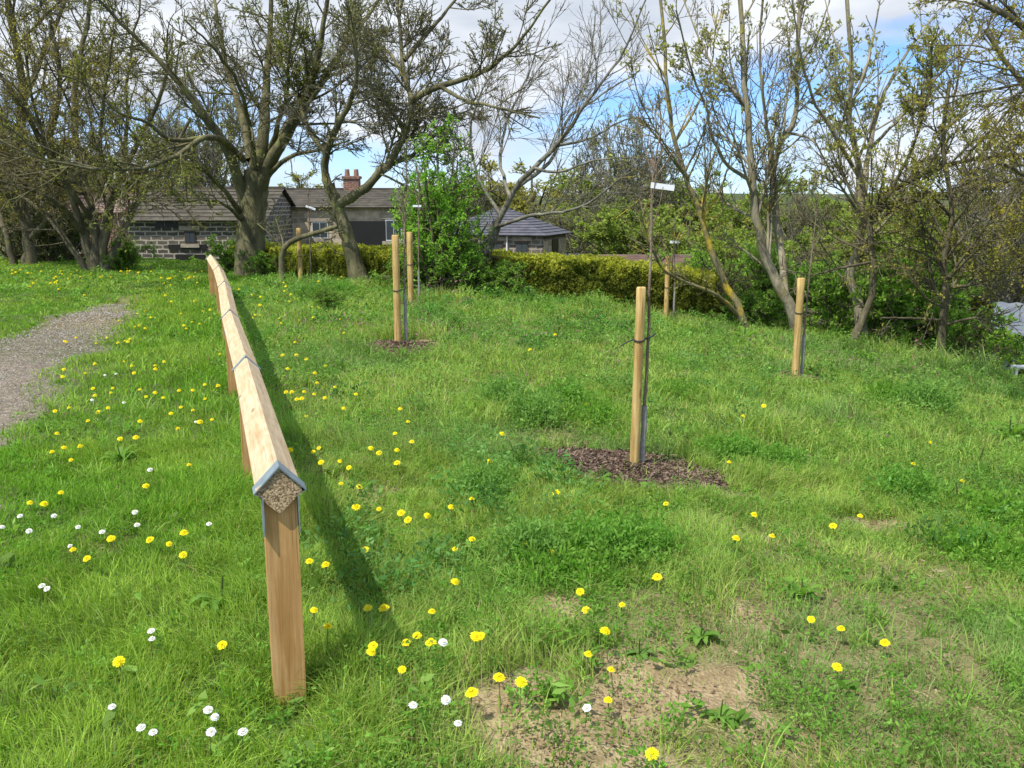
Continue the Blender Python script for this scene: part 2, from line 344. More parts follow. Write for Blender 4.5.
DAISY = [(2,527),(29,531),(78,527),(102,532),(137,525),(209,524),(42,586),(47,589),(70,546),(151,631),(152,639),(112,707),(141,728),(153,732),(208,710),(215,718),(211,733),(243,734),(446,705),(458,725),(587,708),(443,640),(413,705),(54,516),(135,513),(116,374),(105,376),(92,400),(124,404),(150,470),(20,516),(196,424)]
rf = random.Random(5)
for _ in range(105):
    if rf.random() < .62: px = rf.uniform(5, 205); py = 266 + abs(rf.gauss(0, 9)) + (8 if px < 60 else 0) * rf.random() + px * .02
    elif rf.random() < .6: px = rf.uniform(215, 345); py = rf.uniform(276, 322)
    else: px = rf.uniform(60, 210); py = rf.uniform(290, 400)
    DAND.append((px, py))
def place_flower(px, py):
    h = .06
    for _ in range(3):
        x, y = G(px, py, h); h = float(grass_h(x, y)) * .85 + .016
    return x, y, h
DANDP = [(*place_flower(*p), p) for p in DAND]; DAISYP = [(*place_flower(*p), p) for p in DAISY]
FL = np.array([(p[0], p[1]) for p in DANDP + DAISYP])
# ------------------------------------------------------------------ grass
def sample_ground(n, y0, y1, power, margin=1.2):
    u = rng.random(n); k = 2 - power      # area density ~ d^-power in a widening wedge
    y = (y0 ** k + u * (y1 ** k - y0 ** k)) ** (1 / k)
    w = y * .60 + margin
    x = (rng.random(n) * 2 - 1) * w
    return x, y
def blades(x, y, h, w, lean_dir, lean, S, col):
    n = len(x); z = H(x, y) - .008
    face = rng.random(n) * 2 * PI
    side = np.stack([np.cos(face), np.sin(face), np.zeros(n)], -1)
    ld = np.stack([np.cos(lean_dir), np.sin(lean_dir), np.zeros(n)], -1)
    V = []
    for s in range(S + 1):
        t = s / S; off = ld * (lean * h * t ** 2)[:, None]
        c = np.stack([x, y, z], -1) + off; c[:, 2] += h * (t - .35 * np.clip(lean, 0, 1.6) * t ** 2.2)
        ww = w * (1 - t ** 1.6) * .5 * (1 if s else .8)
        if s < S: V.append(c - side * ww[:, None]); V.append(c + side * ww[:, None])
        else: V.append(c)
    K = 2 * S + 1; V = np.stack(V, 1); b = (np.arange(n) * K)[:, None]
    quads = [b + np.array([2 * s, 2 * s + 1, 2 * s + 3, 2 * s + 2]) for s in range(S - 1)]
    tri = b + np.array([2 * S - 2, 2 * S - 1, 2 * S])
    C = np.repeat(col[:, None], K, 1)
    return V.reshape(-1, 3), (np.concatenate(quads) if quads else np.zeros((0, 4), int)), tri, C.reshape(-1, 3)
def mixc(a, b, t): return np.asarray(a)[None] * (1 - t[:, None]) + np.asarray(b)[None] * t[:, None]
def near_flower(x, y, r):
    # cheap grid lookup of points within r of a flower
    g = .1; occ = set()
    for fx, fy in FL:
        for i in (-1, 0, 1):
            for j in (-1, 0, 1): occ.add((int(math.floor(fx / g)) + i) * 100003 + int(math.floor(fy / g)) + j)
    key = np.floor(x / g).astype(np.int64) * 100003 + np.floor(y / g).astype(np.int64)
    cand = np.isin(key, np.array(list(occ))); out = np.zeros(len(x), bool); ii = np.where(cand)[0]
    if len(ii):
        for s in range(0, len(ii), 20000):
            k = ii[s:s + 20000]; d = np.min(np.hypot(x[k, None] - FL[None, :, 0], (y[k, None] - FL[None, :, 1])), 1); out[k] = d < r
    return out
def inside(x, y):          # where the meadow is grass: before the hedge line and the bank
    v = y + .53 * np.clip(x, -30, 12)
    return (v < 21.5) & (brow(x, y) < 3.2)
def grass_layer(name, n, y0, y1, power, S, wmin, wpx, hs=1.0):
    x, y = sample_ground(n, y0, y1, power); k = inside(x, y); x, y = x[k], y[k]
    pm, sm, mm = path_mask(x, y), soil_mask(x, y), mulch_mask(x, y)
    cl = fbm(x * 7, y * 7, 91, 3)
    keep = rng.random(len(x)) < (1 - .95 * pm) * (1 - .94 * sst(.12, .85, sm)) * (1 - .965 * mm) * (.35 + .65 * sst(.30, .52, cl + .10 * (x < fence_x(y))))
    x, y, sm = x[keep], y[keep], sm[keep]; n = len(x); d = np.hypot(x, y)
    h = grass_h(x, y) * rng.uniform(.45, 1.25, n) * hs; h = np.where(near_flower(x, y, .045), h * .55, h)
    w = np.maximum(wmin, wpx * d / F_PX) * rng.uniform(.6, 1.3, n)
    fx = fence_x(y); left = 1 - sst(-.1, .5, x - fx)
    ang = 2 * PI * fbm(x * 1.3, y * 1.3, 95, 2) * 2 + rng.normal(0, 1.3, n)
    lean = np.abs(rng.normal(.55, .45, n))
    t1 = fbm(x * .9, y * .9, 97, 3); r = rng.random(n)
    lush = mixc((.185, .34, .035), (.12, .265, .025), r); yel = mixc((.31, .42, .07), (.20, .33, .04), r); blue = mixc((.13, .25, .08), (.17, .28, .11), r)
    a = sst(.35, .65, t1 + .12 * rng.normal(0, 1, n)); col = lush * (1 - a[:, None]) + yel * a[:, None]
    rightc = mixc((.28, .39, .08), (.44, .50, .16), r); aa = ((1 - left) * .55)[:, None]; col = col * (1 - aa) + rightc * aa
    b2 = (sst(.58, .66, fbm(x * .7 + 9, y * .7, 99, 3)) * .6)[:, None] * (1 - left)[:, None]; col = col * (1 - b2) + blue * b2
    dead = (rng.random(n) < (.015 + .05 * (1 - left) + .2 * sm)); col[dead] = mixc((.30, .25, .12), (.40, .33, .18), r)[dead]
    col = col * (rng.uniform(.72, 1.28, n) * (.72 + .6 * fbm(x * 5.5, y * 5.5, 123, 3)) * 1.1)[:, None]
    V, q, t, C = blades(x, y, h, w, ang, lean, S, col)
    return link(name, make_mesh(name, V, [q, t], 'grass_blade', col=C, smooth=True), kind='stuff', label='green meadow grass growing all over the bank', category='grass')
Q = 1.0
grass_layer('grass', int(400000 * Q), 1.55, 5.5, .7, 3, .0042, 1.1)
grass_layer('grass', int(420000 * Q), 5.0, 26, 1.15, 2, .005, 1.15, 1.05)
def coarse_grass(n, y0, y1, power):
    cx, cy = sample_ground(n, y0, y1, power); k = inside(cx, cy); cx, cy = cx[k], cy[k]
    pr = (.25 + .75 * sst(-.2, .4, cx - fence_x(cy))) * sst(.42, .6, fbm(cx * 1.2 + 4, cy * 1.2, 151, 3)) * (1 - path_mask(cx, cy)) * (1 - .8 * soil_mask(cx, cy)) * (1 - mulch_mask(cx, cy)); pr = pr + .8 * np.exp(-((cx - fence_x(cy)) / .16) ** 2) * (cy < 14) * (cy > 2.75)
    k = rng.random(len(cx)) < pr; cx, cy = cx[k], cy[k]; m = len(cx); per = 16; i = np.repeat(np.arange(m), per); n = len(i); r0 = rng.uniform(.02, .07, m)
    th = rng.random(n) * 2 * PI; rr = rng.random(n); x = cx[i] + r0[i] * rr * np.cos(th); y = cy[i] + r0[i] * rr * np.sin(th); d = np.hypot(x, y)
    h = rng.uniform(.07, .17, m)[i] * rng.uniform(.5, 1.15, n); w = np.maximum(.0055, 1.25 * d / F_PX) * rng.uniform(.6, 1.25, n)
    col = mixc((.17, .34, .05), (.34, .46, .11), rng.random(m))[i] * rng.uniform(.8, 1.25, n)[:, None]
    V, q, t, C = blades(x, y, h, w, th + rng.normal(0, .5, n), np.abs(rng.normal(.7, .35, n)), 3, col)
    link('coarse_grass', make_mesh('coarse_grass', V, [q, t], 'grass_blade', col=C, smooth=True), kind='stuff', label='coarse grass tufts standing above the shorter grass', category='grass')
coarse_grass(int(3400 * Q), 1.6, 7, .75); coarse_grass(int(5200 * Q), 6.5, 20, 1.1)
# clover, chickweed and other low leaves
def leaflets(name, n, y0, y1, power, size, wpx, h0, where, cols, label, cat):
    x, y = sample_ground(n, y0, y1, power); k = inside(x, y); x, y = x[k], y[k]
    keep = rng.random(len(x)) < where(x, y); x, y = x[keep], y[keep]; n = len(x); d = np.hypot(x, y)
    z = H(x, y) + grass_h(x, y) * h0 * rng.uniform(.1, 1.15, n); s = np.maximum(size, wpx * d / F_PX) * rng.uniform(.6, 1.3, n)
    az = rng.random(n) * 2 * PI; tilt = rng.normal(0, .45, n); tl2 = rng.normal(0, .45, n)
    u = np.stack([np.cos(az), np.sin(az), tilt], -1); v = np.stack([-np.sin(az), np.cos(az), tl2], -1); c = np.stack([x, y, z], -1)
    V = np.stack([c - u * s[:, None], c - v * (.45 * s)[:, None] , c + u * s[:, None], c + v * (.45 * s)[:, None]], 1)
    f = np.arange(n * 4).reshape(n, 4); col = mixc(cols[0], cols[1], rng.random(n)) * rng.uniform(.75, 1.25, n)[:, None]
    return link(name, make_mesh(name, V.reshape(-1, 3), [f], 'foliage', col=np.repeat(col, 4, 0)), kind='stuff', label=label, category=cat)
def w_clover(x, y):
    f = fbm(x * 1.15 + 3, y * 1.15, 103, 3); return sst(.44, .56, f) * sst(-.5, .3, x - fence_x(y)) * (1 - .8 * soil_mask(x, y)) * (1 - mulch_mask(x, y)) * .9 + .1 * (1 - path_mask(x, y)) * (1 - soil_mask(x, y))
leaflets('clover', int(150000 * Q), 1.55, 6, .7, .0065, 1.3, .95, w_clover, ((.11, .25, .045), (.19, .33, .075)), 'low clover and chickweed leaves mixed through the grass', 'clover')
leaflets('clover', int(110000 * Q), 5.5, 24, 1.1, .008, 1.4, 1.0, w_clover, ((.13, .26, .06), (.21, .34, .085)), 'low clover and chickweed leaves mixed through the grass', 'clover')
def tufts(name, ncl, per, y0, y1, power, size, wpx, rad, hgt, where, cols, label, cat, erect=.6, lift=.75):
    cx, cy = sample_ground(ncl, y0, y1, power, .8); k = inside(cx, cy); cx, cy = cx[k], cy[k]; k = rng.random(len(cx)) < where(cx, cy); cx, cy = cx[k], cy[k]; m = len(cx)
    cr = rad * rng.uniform(.5, 1.5, m); ch = hgt * rng.uniform(.5, 1.4, m); tone = rng.random(m); hue = rng.random(m)
    i = np.repeat(np.arange(m), per); n = len(i); rr = np.sqrt(rng.random(n)); th = rng.random(n) * 2 * PI
    x = cx[i] + cr[i] * rr * np.cos(th); y = cy[i] + cr[i] * rr * np.sin(th); d = np.hypot(x, y)
    z = H(x, y) + (ch[i] + lift * grass_h(cx, cy)[i]) * (1 - .6 * rr ** 2) * rng.uniform(.4, 1, n); s = np.maximum(size, wpx * d / F_PX) * rng.uniform(.55, 1.3, n)
    ou = np.stack([np.cos(th), np.sin(th), 0 * th], -1); u = ou * rng.uniform(.2, 1, n)[:, None] + rng.normal(0, .35, (n, 3)); u[:, 2] += erect * rng.uniform(-.3, 1.1, n); u /= np.linalg.norm(u, axis=1, keepdims=True)
    v = np.cross(u, rng.normal(0, .5, (n, 3)) + np.array([0, 0, 1.])); v /= np.linalg.norm(v, axis=1, keepdims=True) + 1e-6; c = np.stack([x, y, z], -1)
    V = np.stack([c - u * s[:, None], c - v * (.42 * s)[:, None] + u * (.15 * s)[:, None], c + u * s[:, None], c + v * (.42 * s)[:, None] + u * (.15 * s)[:, None]], 1)
    col = mixc(cols[0], cols[1], hue)[i] * ((.6 + .7 * tone)[i] * rng.uniform(.75, 1.25, n))[:, None]
    return link(name, make_mesh(name, V.reshape(-1, 3), [np.arange(n * 4).reshape(n, 4)], 'foliage', col=np.repeat(col, 4, 0)), kind='stuff', label=label, category=cat)
def w_tuft(x, y):
    return (.12 + .88 * sst(-.3, .4, x - fence_x(y))) * (.35 + .65 * sst(.42, .58, fbm(x * .9 + 7, y * .9, 131, 3))) * (1 - path_mask(x, y)) * (1 - .72 * soil_mask(x, y)) * (1 - .97 * mulch_mask(x, y))
tufts('meadow_weeds', 4200, 46, 1.6, 6.5, .8, .0095, 1.5, .065, .045, w_tuft, ((.11, .28, .03), (.22, .38, .07)), 'small leafy weeds growing in clumps through the near grass', 'weeds')
tufts('meadow_weeds', 8000, 24, 6, 22, 1.1, .014, 1.7, .13, .12, w_tuft, ((.12, .28, .04), (.24, .40, .09)), 'small leafy weeds growing in clumps through the far grass', 'weeds')
tufts('meadow_weeds', 1100, 70, 2.0, 15, 1.0, .017, 1.8, .14, .13, lambda x, y: sst(.55, .62, fbm(x * .8 + 17, y * .8, 137, 3)) * sst(0, .5, x - fence_x(y)) * (1 - soil_mask(x, y)) * (1 - mulch_mask(x, y)), ((.09, .24, .05), (.17, .31, .09)), 'taller bluish green weed clumps in the meadow', 'weeds', 1.0)
tufts('soil_weeds', 420, 30, 1.6, 8, .5, .009, 1.3, .035, .025, lambda x, y: sst(.3, .7, soil_mask(x, y)) * .6, ((.12, .26, .05), (.24, .33, .12)), 'tiny seedlings and rosettes growing on the bare soil', 'weeds', .1, 0)
tufts('broad_leaved_weeds', 1500, 8, 1.6, 9, .8, .026, 2.6, .06, .045, w_tuft, ((.16, .33, .05), (.27, .40, .10)), 'low broad leaved weeds pressed into the grass', 'weeds', .35, .5)
def w_purple(x, y): return sst(.58, .66, fbm(x * .9 + 31, y * .9, 107, 3)) * sst(0, .6, x - fence_x(y)) * .5
leaflets('dead_nettle', 45000, 2.5, 15, 1.0, .007, 1.4, 1.35, w_purple, ((.42, .15, .30), (.28, .19, .13)), 'purple tinged dead nettle scattered through the grass', 'dead nettle')
# dry litter and soil crumbs
def litter(name, n, y0, y1, power, w, cols, ln, label):
    x, y = sample_ground(n, y0, y1, power); k = inside(x, y); x, y = x[k], y[k]
    p = .04 + .8 * soil_mask(x, y) + .12 * (x > fence_x(y)); keep = rng.random(len(x)) < p * (1 - path_mask(x, y)); x, y = x[keep], y[keep]; n = len(x)
    z = H(x, y) + rng.uniform(.002, .02, n); d = np.hypot(x, y); L = rng.uniform(.3, 1, n) * ln; ww = np.maximum(w, .8 * d / F_PX) * .5
    az = rng.random(n) * 2 * PI; u = np.stack([np.cos(az), np.sin(az), rng.normal(0, .12, n)], -1); v = np.stack([-np.sin(az), np.cos(az), rng.normal(0, .5, n)], -1); c = np.stack([x, y, z], -1)
    V = np.stack([c - u * (L / 2)[:, None] - v * ww[:, None], c + u * (L / 2)[:, None] - v * (ww * .5)[:, None], c + u * (L / 2)[:, None] + v * (ww * .5)[:, None], c - u * (L / 2)[:, None] + v * ww[:, None]], 1)
    col = mixc(cols[0], cols[1], rng.random(n))
    link(name, make_mesh(name, V.reshape(-1, 3), [np.arange(n * 4).reshape(n, 4)], 'litter', col=np.repeat(col, 4, 0)), kind='stuff', label=label, category='dry grass')
litter('dry_grass', 30000, 1.6, 14, .9, .0025, ((.30, .23, .12), (.44, .36, .22)), .06, 'dry straw coloured grass stalks lying on the bare soil')
def pebbles(name, n, pos, rmin, rmax, c0, c1, label, cat):
    x, y = pos(n); n = len(x); r = rng.uniform(rmin, rmax, n) * np.maximum(1, np.hypot(x, y) / 6); z = H(x, y) + r * .2
    base = np.array([(1, 0, 0), (0, 1, 0), (-1, 0, 0), (0, -1, 0), (0, 0, .8), (0, 0, -.8)], float)
    V = base[None] * (r[:, None, None]) * rng.uniform(.6, 1.3, (n, 6, 1)); az = rng.random(n) * 2 * PI; ca, sa = np.cos(az)[:, None], np.sin(az)[:, None]
    V = np.stack([V[..., 0] * ca - V[..., 1] * sa + x[:, None], V[..., 0] * sa + V[..., 1] * ca + y[:, None], V[..., 2] + z[:, None]], -1)
    F0 = np.array([(0, 1, 4), (1, 2, 4), (2, 3, 4), (3, 0, 4), (1, 0, 5), (2, 1, 5), (3, 2, 5), (0, 3, 5)]); F = (np.arange(n) * 6)[:, None, None] + F0[None]
    col = mixc(c0, c1, rng.random(n) ** 1.6)
    link(name, make_mesh(name, V.reshape(-1, 3), [F.reshape(-1, 3)], 'litter', col=np.repeat(col, 6, 0)), kind='stuff', label=label, category=cat)
def pos_soil(n):
    x, y = sample_ground(n, 1.6, 8, .5, .5); k = rng.random(len(x)) < sst(.3, .8, soil_mask(x, y)); return x[k], y[k]
def pos_path(n):
    y = rng.uniform(3, 14, n); x = np.interp(y, PATH[:, 1], PATH[:, 0]) + rng.uniform(-.9, .9, n); k = rng.random(n) < path_mask(x, y); return x[k], y[k]
pebbles('soil_crumbs', 60000, pos_soil, .002, .008, (.16, .11, .065), (.42, .33, .22), 'pale brown soil crumbs on the bare patches', 'soil')
pebbles('gravel', 22000, pos_path, .002, .006, (.17, .15, .12), (.46, .43, .38), 'fine grey gravel scattered on the path', 'gravel')
# woodchip mulch
V = []; Cc = []
for (a, b_, rx, ry), cnt in zip(MULCH, (6000, 1600, 500, 500)):
    r = np.sqrt(rng.random(cnt)) * 1.03; t = rng.random(cnt) * 2 * PI; x = a + rx * r * np.cos(t); y = b_ + ry * r * np.sin(t)
    k = rng.random(cnt) < sst(.1, .5, mulch_mask(x, y)); x, y, r = x[k], y[k], r[k]; n = len(x)
    c = np.stack([x, y, H(x, y) + .008 + .03 * (1 - r) + rng.uniform(0, .014, n)], -1)
    u = rng.normal(0, 1, (n, 3)); u[:, 2] *= .3; u /= np.linalg.norm(u, axis=1, keepdims=True); w = np.cross(u, rng.normal(0, 1, (n, 3))); w /= np.linalg.norm(w, axis=1, keepdims=True); o = np.cross(u, w)
    L = rng.uniform(.008, .028, n)[:, None]; wd = rng.uniform(.003, .009, n)[:, None]; th = .0022
    V.append(np.stack([c - u * L - w * wd, c + u * L - w * wd * .6, c + u * L + w * wd * .6, c - u * L + w * wd, c + o * th * 2], 1).reshape(-1, 3))
    Cc.append(np.repeat(mixc((.075, .048, .035), (.30, .22, .16), rng.random(n) ** 1.7), 5, 0))
V = np.concatenate(V); n = len(V) // 5; b_ = (np.arange(n) * 5)[:, None]
link('woodchip_mulch', make_mesh('woodchip_mulch', V, [b_ + np.array([0, 1, 2, 3]), np.concatenate([b_ + np.array(t) for t in ((0, 1, 4), (1, 2, 4), (2, 3, 4), (3, 0, 4))])], 'litter', col=np.concatenate(Cc)), kind='stuff', label='dark brown woodchip mulch round the foot of the stakes', category='mulch')
# ------------------------------------------------------------------ rail fence
fence = empty('rail_fence', (FENCE[1][0], FENCE[1][1], Hz(*FENCE[1])), 'new pale timber knee rail fence with a diamond rail, running away beside the path', 'fence')
fo = np.array(fence.location)
RA = .070                                   # half diagonal of the rail
RIDGE = [.765, .763, .705, .685, .715, .72, .74]
rail_pts = [np.array([FENCE[i][0], FENCE[i][1], RIDGE[i] - RA]) for i in range(len(FENCE))]
def prism(b, A, B, prof, capA=True, capB=True, mi=0, mcap=0, u0=0.0):
    d = B - A; L = np.linalg.norm(d); t = d / L; s = np.cross(t, (0, 0, 1)); s /= np.linalg.norm(s); up = np.cross(s, t)
    n = len(prof); per = np.cumsum([0] + [math.dist(prof[i], prof[(i + 1) % n]) for i in range(n)])
    pa = [A + s * p[0] + up * p[1] for p in prof]; pb = [B + s * p[0] + up * p[1] for p in prof]
    for i in range(n):
        j = (i + 1) % n
        b.quad([pa[i], pb[i], pb[j], pa[j]], [(u0, per[i]), (u0 + L, per[i]), (u0 + L, per[i + 1]), (u0, per[i + 1])], mi)
    if capA: b.quad(pa[::-1] if False else pa, [(p[0], p[1]) for p in prof], mcap)
    if capB: b.quad(pb[::-1], [(p[0], p[1]) for p in prof[::-1]], mcap)
r_ = .006
DIA = [(RA - r_, -r_), (RA - r_, r_), (r_, RA - r_), (-r_, RA - r_), (-RA + r_, r_), (-RA + r_, -r_), (-r_, -RA + r_), (r_, -RA + r_)][::-1]
u0 = 0
secs = [(0, 2), (2, 3), (3, 4), (4, 5), (5, 6)]
for si, (i, j) in enumerate(secs):
    b = Boxes(); pts = [rail_pts[k] for k in range(i, j + 1)]
    A, B = pts[0] - fo, pts[-1] - fo; t = (B - A) / np.linalg.norm(B - A)
    prism(b, A + t * .002, B - t * .002, DIA, mi=0, mcap=1, u0=si * 3.7)
    link('rail', b.mesh('rail', 'rail_wood', 'end_grain'), fence)
PW, PD = .047, .05
for k in range(1, 7):
    x, y = FENCE[k]; zt = rail_pts[k][2] - RA; g = Hz(x, y)
    d = np.array(FENCE[min(k + 1, 6)]) - np.array(FENCE[k - 1 if k > 1 else 1]); d = d / np.linalg.norm(d); ang = math.atan2(d[1], d[0]) - PI / 2
    b = Boxes(); t = np.array([d[0], d[1], 0]); s = np.array([d[1], -d[0], 0]); c0 = np.array([x, y, 0]) - fo
    prof = [(-PW, g - .25), (PW, g - .25), (PW, zt + PW * .98), (0, zt + .001), (-PW, zt + PW * .98)]
    fr = [c0 - t * PD + s * p[0] + np.array([0, 0, p[1]]) for p in prof]; bk = [c0 + t * PD + s * p[0] + np.array([0, 0, p[1]]) for p in prof]
    b.quad(fr, [(p[1] + k, p[0] + k * .3) for p in prof]); b.quad(bk[::-1], [(p[1], p[0]) for p in prof[::-1]])
    for i in range(5):
        j = (i + 1) % 5; b.quad([fr[i], bk[i], bk[j], fr[j]], [(prof[i][1] + k, .2), (prof[i][1] + k, .3), (prof[j][1] + k, .3), (prof[j][1] + k, .2)])
    po = link('post', b.mesh('post', 'post_wood'), fence)
    # galvanised strap over the rail and down the sides of the post
    b = Boxes(); sw = .036 if k == 1 else .026; e = .0045; apex = zt + 2 * RA; mid = zt + RA
    cc = c0 if k > 1 else c0 - t * .034
    out_ = [(PW + e, mid - .13), (PW + e, mid - RA + PW + .012), (RA + e, mid), (0, apex + e * 1.6)]
    prof = out_ + [(-p[0], p[1]) for p in out_[::-1][1:]]
    inn = [(PW + .0003, mid - .13), (PW + .0003, mid - RA + PW + .010), (RA + .0003, mid), (0, apex + .0004)]; prin = inn + [(-p[0], p[1]) for p in inn[::-1][1:]]
    P3 = lambda p, q: cc + s * p[0] + t * q + np.array([0, 0, p[1]])
    if k == 6: pass
    for i in range(len(prof) - 1):
        a0, a1 = prof[i], prof[i + 1]; c0_, c1_ = prin[i], prin[i + 1]
        b.quad([P3(a0, -sw), P3(a0, sw), P3(a1, sw), P3(a1, -sw)]); b.quad([P3(a0, -sw), P3(a1, -sw), P3(c1_, -sw), P3(c0_, -sw)]); b.quad([P3(a1, sw), P3(a0, sw), P3(c0_, sw), P3(c1_, sw)])
    link('strap', b.mesh('strap', 'galvanised'), fence)
# ------------------------------------------------------------------ tree machinery
def resample(pts, K, wig=0.0):
    pts = np.asarray(pts, float); n = len(pts); P = np.vstack([2 * pts[0] - pts[1], pts, 2 * pts[-1] - pts[-2]])
    out = []
    for u in np.linspace(0, n - 1 - 1e-6, K):
        i = int(u); t = u - i; a, b, c, d = P[i], P[i + 1], P[i + 2], P[i + 3]
        out.append(.5 * (2 * b + (c - a) * t + (2 * a - 5 * b + 4 * c - d) * t * t + (3 * b - a - 3 * c + d) * t ** 3))
    out = np.array(out); L = np.linalg.norm(out[-1] - out[0])
    if wig: out[1:-1] += rng.normal(0, wig * L / K, (K - 2, 3))
    return out
def kids(P, R, dens, t0, t1, lr, ang, K, wig, up, rr=.6, lmax=9, lmin=.05, tipfrac=.25):
    n, Kp, _ = P.shape; L = np.linalg.norm(np.diff(P, axis=1), axis=2).sum(1)
    cnt = rng.poisson(np.maximum(dens * L if np.ndim(dens) == 0 and dens > 0 else -np.asarray(dens) * np.ones(n), 0.01)); idx = np.repeat(np.arange(n), cnt); m = len(idx)
    if m == 0: return np.zeros((0, K, 3)), np.zeros((0, K))
    t = rng.uniform(t0, t1, m); u = t * (Kp - 1); i = np.minimum(u.astype(int), Kp - 2); f = (u - i)[:, None]
    p0 = P[idx, i] * (1 - f) + P[idx, i + 1] * f; T = P[idx, i + 1] - P[idx, i]; T /= np.linalg.norm(T, axis=1, keepdims=True) + 1e-9
    rad = (R[idx, i] * (1 - f[:, 0]) + R[idx, i + 1] * f[:, 0]) * rr
    v = rng.normal(0, 1, (m, 3)); v -= T * (v * T).sum(1, keepdims=True); v /= np.linalg.norm(v, axis=1, keepdims=True) + 1e-9
    a = rng.normal(ang, .22, m)[:, None]; D = T * np.cos(a) + v * np.sin(a)
    ln = np.clip(L[idx] * lr * (1.25 - .75 * t) * rng.uniform(.55, 1.25, m), lmin, lmax); st = ln / (K - 1)
    out = np.zeros((m, K, 3)); out[:, 0] = p0; d = D
    drift = rng.normal(0, .35, (m, 3))
    for k in range(1, K):
        d = d + rng.normal(0, wig * .75, (m, 3)) + drift * wig * .8 + np.array([0, 0, up]) ; d /= np.linalg.norm(d, axis=1, keepdims=True)
        out[:, k] = out[:, k - 1] + d * st[:, None]
    rad = np.minimum(rad, ln * .014 + .003); RR = rad[:, None] * np.linspace(1, tipfrac, K)[None]
    return out, RR
def leaf_cloud(P, per, size, spread, c0, c1, t0=.25, up=.4, ratio=.55, pair=1):
    n, K, _ = P.shape; m = n * per; idx = np.repeat(np.arange(n), per)
    if pair > 1:
        tt = np.repeat(rng.uniform(t0, 1, (m + pair - 1) // pair), pair)[:m]
    else: tt = rng.uniform(t0, 1, m)
    u = tt * (K - 1) * .9999; i = u.astype(int); f = (u - i)[:, None]
    c = P[idx, i] * (1 - f) + P[idx, i + 1] * f
    u3 = rng.normal(0, 1, (m, 3)); u3[:, 2] += up; u3 /= np.linalg.norm(u3, axis=1, keepdims=True)
    c = c + u3 * spread * rng.uniform(.3, 1.1, m)[:, None]
    v3 = np.cross(u3, rng.normal(0, 1, (m, 3))); v3 /= np.linalg.norm(v3, axis=1, keepdims=True) + 1e-9
    s = (size * rng.uniform(.55, 1.3, m))[:, None]
    V = np.stack([c - u3 * s * .5, c + v3 * s * ratio * .5, c + u3 * s * .5, c - v3 * s * ratio * .5], 1).reshape(-1, 3)
    g = np.clip(rng.normal(.5, .3, n), 0, 1)[idx]; col = mixc(c0, c1, np.clip(g + rng.normal(0, .2, m), 0, 1)) * rng.uniform(.75, 1.3, m)[:, None]
    return V, np.repeat(col, 4, 0)
